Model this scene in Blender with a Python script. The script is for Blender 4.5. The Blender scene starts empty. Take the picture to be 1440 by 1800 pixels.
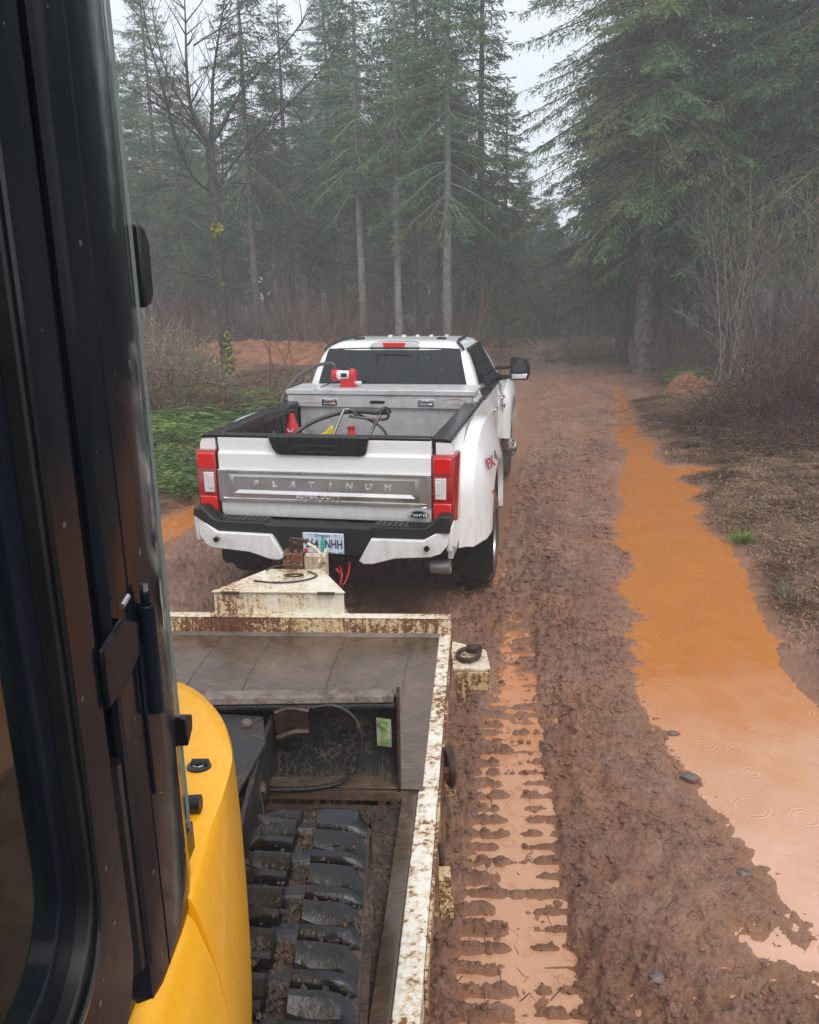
import bpy, math, random
import numpy as np
from mathutils import Vector, Matrix
R = math.radians
random.seed(7)
RS = np.random.RandomState(11)
scene = bpy.context.scene
C = scene.collection

# ------------------------------------------------------------------ camera
FPX, PITCH, ROLL, EYE = 1439.93, 0.26775, -0.014773, 2.58443
TX, TY, TYAW = -0.65066, 6.03294, 0.191825          # where the truck's tailgate stands
cam_data = bpy.data.cameras.new('camera')
cam_data.sensor_fit = 'HORIZONTAL'
cam_data.sensor_width = 36.0
cam_data.lens = FPX / 1440 * 36.0
cam_data.clip_start = 0.05
cam_data.clip_end = 1500
cam_data.dof.use_dof = False
cam = bpy.data.objects.new('camera', cam_data)
C.objects.link(cam)
_c, _s = math.cos(PITCH), math.sin(PITCH)
fwd = Vector((0, _c, -_s)); up0 = Vector((0, _s, _c)); rt0 = Vector((1, 0, 0))
cr, sr = math.cos(ROLL), math.sin(ROLL)
rt = rt0 * cr + up0 * sr
up = up0 * cr - rt0 * sr
m = Matrix(((rt.x, up.x, -fwd.x, 0), (rt.y, up.y, -fwd.y, 0), (rt.z, up.z, -fwd.z, 0), (0, 0, 0, 1)))
m.translation = Vector((0, 0, EYE))
cam.matrix_world = m
scene.camera = cam

def ray(u, v):
    a, b = u - 720, v - 900
    a, b = cr * a + sr * b, -sr * a + cr * b
    x = a / FPX; q = -b / FPX
    return Vector((x, _c + _s * q, -_s + _c * q))
def at(u, v, Y):
    r = ray(u, v); return r * (Y / r.y) + Vector((0, 0, EYE))
def onz(u, v, z):
    r = ray(u, v); return r * ((z - EYE) / r.z) + Vector((0, 0, EYE))

# ------------------------------------------------------------------ sky and light
world = bpy.data.worlds.new('World'); scene.world = world
world.use_nodes = True
wn = world.node_tree; wn.nodes.clear()
SUN_EL, SUN_AZ = R(54), R(158)
sky = wn.nodes.new('ShaderNodeTexSky'); sky.sky_type = 'NISHITA'; sky.sun_disc = False
sky.sun_elevation = SUN_EL; sky.sun_rotation = SUN_AZ
sky.air_density = 1.0; sky.dust_density = 4.0; sky.ozone_density = 1.0
mixw = wn.nodes.new('ShaderNodeMixRGB'); mixw.inputs['Fac'].default_value = 0.84
mixw.inputs['Color2'].default_value = (8.6, 8.9, 9.6, 1)
bgw = wn.nodes.new('ShaderNodeBackground'); bgw.inputs['Strength'].default_value = 0.09
outw = wn.nodes.new('ShaderNodeOutputWorld')
wn.links.new(sky.outputs[0], mixw.inputs['Color1']); wn.links.new(mixw.outputs[0], bgw.inputs[0]); wn.links.new(bgw.outputs[0], outw.inputs[0])
sd = bpy.data.lights.new('sun', 'SUN'); sd.energy = 1.5; sd.angle = R(32); sd.color = (1.0, 0.97, 0.93)
sun = bpy.data.objects.new('sun', sd); C.objects.link(sun)
sdir = Vector((math.sin(SUN_AZ) * math.cos(SUN_EL), math.cos(SUN_AZ) * math.cos(SUN_EL), math.sin(SUN_EL)))
sun.rotation_euler = sdir.to_track_quat('Z', 'Y').to_euler()
scene.view_settings.view_transform = 'Standard'; scene.view_settings.look = 'None'
scene.view_settings.exposure = 0.62; scene.view_settings.gamma = 1.0
scene.view_settings.use_curve_mapping = False
cy = scene.cycles
cy.use_denoising = True; cy.max_bounces = 7; cy.diffuse_bounces = 3; cy.glossy_bounces = 3
cy.transmission_bounces = 4; cy.volume_bounces = 1; cy.transparent_max_bounces = 12
cy.use_adaptive_sampling = True; cy.adaptive_threshold = 0.01

# ------------------------------------------------------------------ materials
class NT:
    def __init__(s, name):
        s.m = bpy.data.materials.new(name); s.m.use_nodes = True; s.t = s.m.node_tree
        s.b = s.t.nodes['Principled BSDF']; s.out = s.t.nodes['Material Output']
    def n(s, typ, **kw):
        nd = s.t.nodes.new(typ)
        for k, v in kw.items():
            if k.startswith('i_'):
                key = k[2:]; key = int(key) if key.isdigit() else key.replace('_', ' ')
                nd.inputs[key].default_value = v
            else: setattr(nd, k, v)
        return nd
    def l(s, a, b): s.t.links.new(a, b)
    def coord(s, kind='Object'):
        if kind == 'World': return s.n('ShaderNodeNewGeometry').outputs['Position']
        return s.n('ShaderNodeTexCoord').outputs[kind]
    def mapped(s, vec, scale=(1, 1, 1), rot=(0, 0, 0), loc=(0, 0, 0)):
        mp = s.n('ShaderNodeMapping'); mp.inputs['Scale'].default_value = scale; mp.inputs['Rotation'].default_value = rot; mp.inputs['Location'].default_value = loc
        s.l(vec, mp.inputs['Vector']); return mp.outputs[0]
    def noise(s, vec, scale, detail=6, rough=0.6, dist=0.0):
        nd = s.n('ShaderNodeTexNoise'); nd.inputs['Scale'].default_value = scale; nd.inputs['Detail'].default_value = detail
        nd.inputs['Roughness'].default_value = rough; nd.inputs['Distortion'].default_value = dist
        s.l(vec, nd.inputs['Vector']); return nd.outputs['Fac']
    def ramp(s, fac, stops, interp='LINEAR'):
        nd = s.n('ShaderNodeValToRGB'); cr_ = nd.color_ramp; cr_.interpolation = interp
        while len(cr_.elements) < len(stops): cr_.elements.new(0.5)
        for e, (p_, c_) in zip(cr_.elements, stops):
            e.position = p_; e.color = (c_, c_, c_, 1) if isinstance(c_, (int, float)) else (*c_, 1)
        s.l(fac, nd.inputs[0]); return nd.outputs[0]
    def mix(s, fac, a, b):
        nd = s.n('ShaderNodeMixRGB')
        for inp, v in ((nd.inputs[0], fac), (nd.inputs[1], a), (nd.inputs[2], b)):
            if isinstance(v, (int, float)): inp.default_value = v
            elif isinstance(v, tuple): inp.default_value = (*v, 1)
            else: s.l(v, inp)
        return nd.outputs[0]
    def math(s, op, a, b=0.0, clamp=False):
        nd = s.n('ShaderNodeMath', operation=op, use_clamp=clamp)
        for inp, v in zip(nd.inputs, (a, b)):
            if isinstance(v, (int, float)): inp.default_value = v
            else: s.l(v, inp)
        return nd.outputs[0]
    def bump(s, h, strength=0.3, dist=0.01):
        nd = s.n('ShaderNodeBump'); nd.inputs['Strength'].default_value = strength; nd.inputs['Distance'].default_value = dist
        s.l(h, nd.inputs['Height']); s.l(nd.outputs[0], s.b.inputs['Normal']); return nd
    def set(s, **kw):
        for k, v in kw.items():
            inp = s.b.inputs[k.replace('_', ' ')]
            if isinstance(v, (int, float)): inp.default_value = v
            elif isinstance(v, tuple): inp.default_value = (*v, 1) if len(v) == 3 else v
            else: s.l(v, inp)
        return s

def simple(name, col, rough=0.5, metal=0.0, var=0.12, vscale=8, bump=0.0, bscale=60, coat=0.0, dirt=None, dscale=5, damt=0.5):
    s = NT(name); co = s.coord()
    f = s.noise(co, vscale, 5)
    dark = tuple(max(0, c_ * (1 - var * 2)) for c_ in col); lite = tuple(min(1, c_ * (1 + var)) for c_ in col)
    cc = s.ramp(f, [(0.3, dark), (0.7, lite)])
    if dirt:
        d = s.noise(co, dscale, 8, 0.7)
        fd = s.ramp(d, [(0.62 - damt * 0.3, 0.0), (0.80 - damt * 0.2, 1.0)])
        cc = s.mix(fd, cc, dirt)
        s.set(Roughness=s.ramp(fd, [(0, rough), (1, 0.7)]))
    else:
        s.set(Roughness=s.ramp(s.noise(co, vscale * 2.3, 4), [(0.3, max(0.02, rough * 0.8)), (0.7, min(1, rough * 1.2))]))
    s.set(Base_Color=cc, Metallic=metal, Coat_Weight=coat, Coat_Roughness=0.05)
    if bump: s.bump(s.noise(co, bscale, 6), bump, 0.004)
    return s.m

M = {}
def car_paint():
    s = NT('white_car_paint'); co = s.coord()
    base = s.ramp(s.noise(co, 2.0, 3), [(0.3, (0.70, 0.70, 0.685)), (0.7, (0.78, 0.78, 0.77))])
    sep = s.n('ShaderNodeSeparateXYZ'); s.l(co, sep.inputs[0])
    low = s.n('ShaderNodeMapRange'); low.inputs['From Min'].default_value = 1.25; low.inputs['From Max'].default_value = 0.45
    s.l(sep.outputs[2], low.inputs[0])
    st = s.noise(s.mapped(co, (9, 9, 2.2)), 1.6, 9, 0.75, 0.4)
    fd = s.math('MULTIPLY', s.ramp(st, [(0.42, 0.0), (0.8, 1.0)]), s.math('ADD', s.math('MULTIPLY', low.outputs[0], 0.85), 0.05), True)
    sp = s.ramp(s.noise(co, 90, 3, 0.5), [(0.66, 0.0), (0.72, 1.0)])
    sp = s.math('MULTIPLY', sp, low.outputs[0], True)
    cc = s.mix(fd, base, (0.36, 0.27, 0.21)); cc = s.mix(s.math('MULTIPLY', sp, 0.8), cc, (0.2, 0.11, 0.08))
    s.set(Base_Color=cc, Roughness=s.ramp(fd, [(0, 0.28), (1, 0.6)]), Coat_Weight=0.7, Coat_Roughness=0.06)
    vo = s.n('ShaderNodeTexVoronoi', feature='F1'); vo.inputs['Scale'].default_value = 90; s.l(co, vo.inputs['Vector'])
    s.bump(s.ramp(vo.outputs['Distance'], [(0.1, 1.0), (0.35, 0.0)]), 0.12, 0.002)
    return s.m
M['paint'] = car_paint()
M['plastic'] = simple('black_plastic', (0.009, 0.010, 0.011), 0.5, bump=0.25, bscale=250, dirt=(0.06, 0.045, 0.035), dscale=9, damt=0.15)
M['wetblack'] = simple('wet_black_plastic', (0.007, 0.008, 0.009), 0.28, bump=0.15, bscale=120)
M['gloss'] = simple('gloss_black', (0.008, 0.009, 0.011), 0.08)
M['tire'] = simple('tyre_rubber', (0.018, 0.017, 0.017), 0.6, bump=0.4, bscale=70, dirt=(0.14, 0.075, 0.055), dscale=7, damt=0.95)
M['chrome'] = simple('chrome', (0.75, 0.75, 0.76), 0.10, 1.0, var=0.03)
M['alu'] = simple('brushed_aluminium', (0.56, 0.565, 0.57), 0.33, 1.0, var=0.05, dirt=(0.42, 0.40, 0.38), dscale=4, damt=0.25)
M['wheelmud'] = simple('muddy_rim', (0.45, 0.45, 0.46), 0.28, 0.9, dirt=(0.22, 0.13, 0.09), dscale=11, damt=0.7)
def lens(name, col, rough=0.12):
    s = NT(name); co = s.coord()
    w = s.n('ShaderNodeTexWave', bands_direction='X'); w.inputs['Scale'].default_value = 22; s.l(co, w.inputs['Vector'])
    s.set(Base_Color=s.ramp(w.outputs['Fac'], [(0, tuple(c_ * 0.72 for c_ in col)), (1, col)]), Roughness=rough, Coat_Weight=1.0, Coat_Roughness=0.03)
    s.bump(w.outputs['Fac'], 0.2, 0.002); return s.m
M['red'] = lens('red_lens', (0.72, 0.012, 0.010))
M['dred'] = lens('dark_red_lens', (0.34, 0.006, 0.010))
M['clear'] = lens('clear_lens', (0.72, 0.68, 0.67))
def tint():
    s = NT('tinted_glass'); co = s.coord()
    st = s.noise(s.mapped(co, (40, 1, 2.0)), 2.0, 5)
    s.set(Base_Color=s.ramp(st, [(0.3, (0.008, 0.010, 0.012)), (0.7, (0.022, 0.026, 0.030))]), Roughness=s.ramp(st, [(0.3, 0.04), (0.7, 0.12)]), Specular_IOR_Level=0.45)
    return s.m
M['tint'] = tint()
M['bandalu'] = simple('silver_band_metal', (0.66, 0.66, 0.66), 0.30, 1.0, var=0.06, vscale=3, bump=.05, bscale=200)
M['brightalu'] = simple('bright_raised_metal', (0.88, 0.88, 0.88), 0.3, 0.85, var=0.03)
M['steelrust'] = simple('rusty_dark_steel', (0.06, 0.032, 0.022), 0.5, 0.3, var=0.4, vscale=25, bump=0.5, bscale=60)
def rusty(name, cream=(0.66, 0.625, 0.52), amt=0.5, streak=True, big=3.0, white=None):
    s = NT(name); co = s.coord('World')
    n1 = s.noise(co, big, 6, 0.6); n2 = s.noise(co, 34, 5, 0.7); n3 = s.noise(co, 110, 3, 0.6)
    if streak:
        n4 = s.noise(s.mapped(co, (55, 55, 3)), 1.0, 5, 0.7)
        mixn = s.math('ADD', s.math('MULTIPLY', n2, 0.42), s.math('MULTIPLY', n4, 0.30))
    else:
        mixn = s.math('MULTIPLY', n2, 0.72)
    tot = s.math('ADD', mixn, s.math('ADD', s.math('MULTIPLY', n1, 0.42), s.math('MULTIPLY', n3, 0.22)))
    lo = 0.80 - amt * 0.22
    stain = s.ramp(tot, [(lo - 0.11, 0.0), (lo + 0.03, 1.0)]); rust = s.ramp(tot, [(lo, 0.0), (lo + 0.035, 1.0)])
    rustc = s.ramp(n2, [(0.35, (0.035, 0.014, 0.010)), (0.55, (0.13, 0.042, 0.018)), (0.75, (0.30, 0.12, 0.04))])
    base = s.mix(stain, cream, (0.50, 0.33, 0.15)); cc = s.mix(rust, base, rustc)
    s.set(Base_Color=cc, Roughness=s.ramp(rust, [(0, 0.38), (1, 0.75)]))
    s.bump(s.math('ADD', s.ramp(rust, [(0, 1.0), (1, 0.0)]), s.math('MULTIPLY', n3, 0.4)), 0.5, 0.003); return s.m
M['rusty'] = rusty('rusty_cream_paint', amt=0.34)
M['rustyheavy'] = rusty('heavily_rusted_cream_paint', (0.55, 0.47, 0.31), amt=0.72)
M['rustyweb'] = rusty('rust_streaked_cream', (0.50, 0.40, 0.22), amt=0.62)
M['rustyedge'] = rusty('speckled_cream_edge', (0.72, 0.69, 0.61), amt=0.36, streak=False, big=2.5)
def wetdeck():
    s = NT('wet_steel_deck'); co = s.coord('World')
    n1 = s.noise(co, 2.5, 6, 0.65, 0.6); n2 = s.noise(s.mapped(co, (9, 60, 9), (0, 0, R(75))), 1.5, 7, 0.75); n3 = s.noise(co, 60, 5)
    cc = s.ramp(s.math('ADD', s.math('MULTIPLY', n1, 0.5), s.math('MULTIPLY', n2, 0.5)), [(0.32, (0.030, 0.020, 0.014)), (0.5, (0.085, 0.056, 0.038)), (0.68, (0.20, 0.14, 0.095))])
    s.set(Base_Color=cc, Roughness=s.ramp(n1, [(0.4, 0.16), (0.62, 0.42)]), Specular_IOR_Level=0.7)
    s.bump(s.math('ADD', s.math('MULTIPLY', n2, 0.6), s.math('MULTIPLY', n3, 0.4)), 0.28, 0.006); return s.m
M['deck'] = wetdeck()
def yellowp():
    s = NT('yellow_machine_paint'); co = s.coord()
    v = s.noise(s.mapped(co, (30, 30, 2)), 1, 5)
    s.set(Base_Color=s.ramp(v, [(0.3, (0.80, 0.355, 0.004)), (0.7, (0.88, 0.42, 0.006))]), Roughness=0.36, Coat_Weight=0.22, Specular_IOR_Level=0.4, Coat_Roughness=0.1)
    vo = s.n('ShaderNodeTexVoronoi', feature='F1'); vo.inputs['Scale'].default_value = 55; s.l(co, vo.inputs['Vector'])
    sc = s.n('ShaderNodeSeparateColor'); s.l(vo.outputs['Color'], sc.inputs[0]); drop = s.math('MULTIPLY', s.math('GREATER_THAN', sc.outputs[0], .5), s.ramp(vo.outputs['Distance'], [(.10, 1.0), (.30, 0.0)]))
    s.bump(s.math('ADD', s.math('MULTIPLY', drop, 0.8), s.noise(co, 45, 2)), 0.16, 0.003); return s.m
M['yellow'] = yellowp()
def wetmachine(name, c0, c1, rough, mud=(0.085, 0.052, 0.038), amt=0.5, bs=0.6, spec=0.5):
    s = NT(name); co = s.coord('World')
    n1 = s.noise(co, 9, 7, 0.7); n2 = s.noise(co, 70, 5, 0.7)
    f = s.ramp(s.math('ADD', s.math('MULTIPLY', n1, 0.6), s.math('MULTIPLY', n2, 0.4)), [(0.62 - 0.22 * amt, 0.0), (0.70 - 0.2 * amt, 1.0)])
    s.set(Base_Color=s.mix(f, s.ramp(n2, [(0.3, c0), (0.7, c1)]), s.ramp(n2, [(0.3, tuple(q * 0.45 for q in mud)), (0.7, tuple(q * 1.4 for q in mud))])), Roughness=s.ramp(f, [(0, rough), (1, 0.5)]))
    s.set(Specular_IOR_Level=spec); s.bump(s.math('ADD', s.math('MULTIPLY', f, 0.6), n2), bs, 0.006); return s.m
M['track'] = wetmachine('wet_track_rubber', (0.004, 0.005, 0.006), (0.010, 0.011, 0.013), 0.14, amt=0.20, bs=0.35, spec=0.45)
M['trackmud'] = wetmachine('mud_packed_in_track', (0.018, 0.016, 0.014), (0.06, 0.045, 0.036), 0.4, amt=0.8)
M['blade'] = wetmachine('muddy_black_steel', (0.010, 0.010, 0.011), (0.024, 0.024, 0.025), 0.3, amt=0.42)
M['bladeedge'] = wetmachine('worn_blade_edge', (0.12, 0.09, 0.08), (0.25, 0.21, 0.19), 0.45, mud=(0.1, 0.05, 0.04), amt=0.6)
def cabp_():
    s = NT('wet_cab_paint'); co = s.coord(); n = s.noise(s.mapped(co, (6, 6, .8)), 3, 6, .65)
    cc = s.ramp(n, [(.3, (.003, .005, .009)), (.7, (.010, .013, .019))])
    vo = s.n('ShaderNodeTexVoronoi', feature='F1'); vo.inputs['Scale'].default_value = 26; s.l(co, vo.inputs['Vector'])
    sc = s.n('ShaderNodeSeparateColor'); s.l(vo.outputs['Color'], sc.inputs[0])
    on = s.math('MULTIPLY', s.math('GREATER_THAN', sc.outputs[0], .84), s.ramp(s.math('DIVIDE', vo.outputs['Distance'], s.math('ADD', sc.outputs[1], .25)), [(.06, 1.0), (.15, 0.0)]))
    cc = s.mix(s.math('MULTIPLY', on, .40), cc, (.22, .23, .25))
    s.set(Base_Color=cc, Roughness=s.ramp(n, [(.35, .09), (.7, .22)]), Specular_IOR_Level=.14, Coat_Weight=.02, Coat_Roughness=.03); s.bump(s.math('ADD', s.noise(co, 14, 3), s.math('MULTIPLY', on, 2.5)), .16, .004); return s.m
M['cabpaint'] = cabp_()
M['rubber'] = simple('rubber_seal', (0.006, 0.006, 0.007), 0.42)
M['cabglass'] = simple('dark_cab_glass', (0.010, 0.014, 0.013), 0.05, var=0.4, vscale=3, coat=0.0)

# ------------------------------------------------------------------ mesh helpers
class MB:
    def __init__(s): s.v = []; s.f = []; s.m = []
    def add(s, vs, fs, mi=0):
        o = len(s.v); s.v += [tuple(v) for v in vs]; s.f += [tuple(i + o for i in f) for f in fs]; s.m += [mi] * len(fs)
    def box(s, x0, x1, y0, y1, z0, z1, mi=0, mat=None):
        vs = [Vector((x, y, z)) for x in (x0, x1) for y in (y0, y1) for z in (z0, z1)]
        if mat: vs = [mat @ v for v in vs]
        s.add(vs, [(0, 1, 3, 2), (4, 6, 7, 5), (0, 4, 5, 1), (2, 3, 7, 6), (0, 2, 6, 4), (1, 5, 7, 3)], mi)
    def prism(s, poly, axis, a0, a1, mi=0, mat=None, caps=True):
        def P(p, a):
            if axis == 'x': v = Vector((a, p[0], p[1]))
            elif axis == 'y': v = Vector((p[0], a, p[1]))
            else: v = Vector((p[0], p[1], a))
            return mat @ v if mat else v
        n = len(poly); vs = [P(p, a0) for p in poly] + [P(p, a1) for p in poly]
        fs = [(i, (i + 1) % n, n + (i + 1) % n, n + i) for i in range(n)]
        if caps: fs += [tuple(range(n))[::-1], tuple(range(n, 2 * n))]
        s.add(vs, fs, mi)
    def loft(s, rings, closed=True, caps=True, mi=0):
        n = len(rings[0]); vs = [p for r in rings for p in r]; fs = []
        for k in range(len(rings) - 1):
            for i in range(n if closed else n - 1):
                j = (i + 1) % n; fs.append((k * n + i, k * n + j, (k + 1) * n + j, (k + 1) * n + i))
        if caps and closed:
            fs += [tuple(range(n))[::-1], tuple((len(rings) - 1) * n + i for i in range(n))]
        s.add(vs, fs, mi)
    def tube(s, pts, rad, n=8, mi=0, caps=True):
        pts = [Vector(p) for p in pts]; K = len(pts)
        if not hasattr(rad, '__len__'): rad = [rad] * K
        rings = []; prev = None
        for k in range(K):
            t = (pts[min(k + 1, K - 1)] - pts[max(k - 1, 0)])
            t = t.normalized() if t.length > 1e-9 else Vector((0, 0, 1))
            if prev is None: a = t.orthogonal().normalized()
            else:
                a = prev - t * prev.dot(t); a = a.normalized() if a.length > 1e-6 else t.orthogonal().normalized()
            prev = a; b = t.cross(a)
            rings.append([pts[k] + (a * math.cos(2 * math.pi * i / n) + b * math.sin(2 * math.pi * i / n)) * rad[k] for i in range(n)])
        s.loft(rings, True, caps, mi)
    def lathe(s, prof, org, axis='x', n=24, mi=0):
        rings = []
        for (a, r) in prof:
            rg = []
            for i in range(n):
                t = 2 * math.pi * i / n; c_, s_ = r * math.cos(t), r * math.sin(t)
                p = (a, c_, s_) if axis == 'x' else (c_, a, s_) if axis == 'y' else (c_, s_, a)
                rg.append(Vector(org) + Vector(p))
            rings.append(rg)
        s.loft(rings, True, True, mi)
    def torus(s, org, Rr, r, nrm, n=24, k=8, a0=0, a1=2 * math.pi, mi=0):
        nrm = Vector(nrm).normalized(); a = nrm.orthogonal().normalized(); b = nrm.cross(a)
        full = abs(a1 - a0 - 2 * math.pi) < 1e-6
        pts = [Vector(org) + (a * math.cos(a0 + (a1 - a0) * i / n) + b * math.sin(a0 + (a1 - a0) * i / n)) * Rr for i in range(n + 1)]
        s.tube(pts, r, k, mi, caps=not full)
    def build(s, name, mats, parent=None, bevel=0, smooth=35, seg=2):
        me = bpy.data.meshes.new(name); me.from_pydata(s.v, [], s.f)
        mats = mats if isinstance(mats, (list, tuple)) else [mats]
        for mt in mats: me.materials.append(mt)
        if len(mats) > 1: me.polygons.foreach_set('material_index', s.m)
        import bmesh
        bm = bmesh.new(); bm.from_mesh(me)
        bmesh.ops.recalc_face_normals(bm, faces=bm.faces)
        if smooth:
            for e in bm.edges:
                e.smooth = not (len(e.link_faces) == 2 and e.calc_face_angle(0) > R(smooth))
            for f in bm.faces: f.smooth = True
        bm.to_mesh(me); bm.free()
        o = bpy.data.objects.new(name, me); C.objects.link(o)
        if parent: o.parent = parent
        if bevel:
            b = o.modifiers.new('bevel', 'BEVEL'); b.width = bevel; b.segments = seg; b.limit_method = 'ANGLE'; b.angle_limit = R(35); b.harden_normals = False
        return o

def npmesh(name, verts, faces4, mats, parent=None, mi=None, smooth=False):
    """verts Nx3, faces4 Mx4 (numpy) -> one mesh object"""
    me = bpy.data.meshes.new(name)
    me.vertices.add(len(verts)); me.vertices.foreach_set('co', np.asarray(verts, dtype=np.float32).ravel())
    k = faces4.shape[1]; nf = len(faces4)
    me.loops.add(nf * k); me.loops.foreach_set('vertex_index', np.asarray(faces4, dtype=np.int32).ravel())
    me.polygons.add(nf); me.polygons.foreach_set('loop_start', np.arange(0, nf * k, k, dtype=np.int32))
    if mi is not None: me.polygons.foreach_set('material_index', np.asarray(mi, dtype=np.int32))
    if smooth: me.polygons.foreach_set('use_smooth', np.ones(nf, dtype=bool))
    for mt in (mats if isinstance(mats, (list, tuple)) else [mats]): me.materials.append(mt)
    me.update(calc_edges=True); me.validate()
    o = bpy.data.objects.new(name, me); C.objects.link(o)
    if parent: o.parent = parent
    return o

def tag(o, label=None, cat=None, group=None, kind=None):
    if label: o['label'] = label
    if cat: o['category'] = cat
    if group: o['group'] = group
    if kind: o['kind'] = kind
    return o
def empty(name, loc=(0, 0, 0), rz=0.0, label=None, cat=None, group=None):
    o = bpy.data.objects.new(name, None); C.objects.link(o); o.location = loc; o.rotation_euler = (0, 0, rz); o.empty_display_size = 0.2
    return tag(o, label, cat, group)
def copy_tree(o, parent=None):
    c_ = o.copy(); C.objects.link(c_); c_.parent = parent
    for ch in list(o.children): copy_tree(ch, c_)
    return c_
def text_mesh(name, body, size, mat, parent, mtx, extrude=0.002, xs=1.0, spacing=1.0, bold=0.0, align='CENTER', bevel=0.0):
    cu = bpy.data.curves.new(name, 'FONT'); cu.body = body; cu.size = size; cu.extrude = extrude; cu.space_character = spacing
    cu.align_x = align; cu.align_y = 'CENTER'; cu.offset = bold; cu.bevel_depth = bevel
    t = bpy.data.objects.new(name, cu); C.objects.link(t)
    dg = bpy.context.evaluated_depsgraph_get(); me = bpy.data.meshes.new_from_object(t.evaluated_get(dg))
    bpy.data.objects.remove(t); me.name = name
    me.transform(mtx @ Matrix.Diagonal((xs, 1, 1, 1)))
    me.materials.clear(); me.materials.append(mat)
    o = bpy.data.objects.new(name, me); C.objects.link(o); o.parent = parent
    return o
def frame(o, x, y):     # matrix whose local x,y axes lie along x and y, origin at o
    x = Vector(x).normalized(); y = Vector(y).normalized(); z = x.cross(y).normalized(); y = z.cross(x)
    m_ = Matrix(((x.x, y.x, z.x, 0), (x.y, y.y, z.y, 0), (x.z, y.z, z.z, 0), (0, 0, 0, 1))); m_.translation = Vector(o); return m_
def curve_pts(ctrl, n=24):
    """Catmull-Rom through control points"""
    P = [Vector(p) for p in ctrl]; P = [P[0] * 2 - P[1]] + P + [P[-1] * 2 - P[-2]]; out = []
    for i in range(1, len(P) - 2):
        for k in range(n):
            t = k / n; a, b, c_, d = P[i - 1], P[i], P[i + 1], P[i + 2]
            out.append(0.5 * ((2 * b) + (c_ - a) * t + (2 * a - 5 * b + 4 * c_ - d) * t * t + (3 * b - a - 3 * c_ + d) * t ** 3))
    out.append(P[-2]); return out
# ------------------------------------------------------------------ ground
def vnoise(x, y, seed=0):
    xi = np.floor(x).astype(np.int64); yi = np.floor(y).astype(np.int64); xf = x - xi; yf = y - yi
    def h(a, b):
        n = (a * 374761393 + b * 668265263 + seed * 1442695041) & 0xffffffff
        n = ((n ^ (n >> 13)) * 1274126177) & 0xffffffff
        return ((n ^ (n >> 16)) & 0xffff) / 65535.0
    u = xf * xf * xf * (xf * (xf * 6 - 15) + 10); v = yf * yf * yf * (yf * (yf * 6 - 15) + 10)
    return (h(xi, yi) * (1 - u) + h(xi + 1, yi) * u) * (1 - v) + (h(xi, yi + 1) * (1 - u) + h(xi + 1, yi + 1) * u) * v
def fbm(x, y, sc, octv=4, seed=0, gain=0.55):
    t = np.zeros_like(x); a = 1.0; s_ = 0; cx, cy_ = x / sc, y / sc
    for k in range(octv):
        t += a * (vnoise(cx, cy_, seed + k * 17) - 0.5) * 2; s_ += a; a *= gain
        cx, cy_ = (cx * 0.8 - cy_ * 0.6) * 2.03, (cx * 0.6 + cy_ * 0.8) * 2.03
    return t / s_
def sstep(a, b, x):
    t = np.clip((x - a) / (b - a), 0, 1); return t * t * (3 - 2 * t)
def sdf(px, py, poly):
    """signed distance to polygon, negative inside"""
    d = np.full(px.shape, 1e9); ins = np.zeros(px.shape, bool); n = len(poly)
    for i in range(n):
        ax, ay = poly[i]; bx, by = poly[(i + 1) % n]; ex, ey = bx - ax, by - ay
        t = np.clip(((px - ax) * ex + (py - ay) * ey) / (ex * ex + ey * ey + 1e-12), 0, 1)
        d = np.minimum(d, (px - ax - t * ex) ** 2 + (py - ay - t * ey) ** 2)
        cnd = ((ay > py) != (by > py)) & (px < (bx - ax) * (py - ay) / ((by - ay) + 1e-12) + ax)
        ins ^= cnd
    d = np.sqrt(d); return np.where(ins, -d, d)
PUD = [(5.41, 21.65), (5.08, 19.62), (4.53, 17.61), (4.27, 16.23), (3.79, 14.64), (3.54, 13.72), (3.64, 13.31), (3.28, 12.2), (3.0, 11.25), (2.72, 10.29), (2.67, 9.77), (2.4, 9.03), (2.23, 8.65), (2.34, 8.49), (2.14, 8.24), (2.23, 7.85), (2.15, 7.42), (1.85, 6.85), (1.9, 6.66), (1.9, 6.24), (1.67, 5.9), (1.76, 5.72), (1.63, 5.36), (1.57, 5.1), (1.51, 4.82), (1.51, 4.62), (1.55, 4.53), (1.51, 4.24), (1.56, 3.93), (1.58, 3.7), (1.59, 3.51), (1.62, 3.3), (1.63, 3.13), (1.64, 2.97), (1.65, 2.82), (1.61, 2.77), (1.47, 2.76), (1.37, 2.81), (1.38, 2.72), (1.6, 2.65), (1.95, 2.49), (2.4, 1.6), (4.2, 1.6), (3.4, 3.3), (2.85, 4.4), (2.6, 4.71), (2.58, 4.98), (2.62, 5.32), (2.72, 5.61), (2.8, 6.03), (2.94, 6.51), (3.13, 7.22), (3.35, 8.08), (3.26, 8.66), (3.32, 9.17), (3.57, 9.59), (3.45, 9.95), (3.9, 10.46), (3.75, 10.93), (3.7, 11.21), (4.17, 11.54), (4.48, 11.68), (4.25, 11.89), (3.79, 11.96), (3.93, 12.81), (4.16, 13.67), (4.13, 14.61), (4.6, 16.57), (4.8, 17.76), (5.24, 19.6), (5.59, 21.88)]
LPUD = [(-2.4, 10.3), (-2.71, 9.94), (-2.93, 9.46), (-3.25, 8.6), (-3.42, 7.5), (-3.3, 6.0), (-2.9, 6.2), (-2.86, 7.48), (-2.65, 8.68), (-2.52, 9.19), (-2.3, 9.7)]
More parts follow.
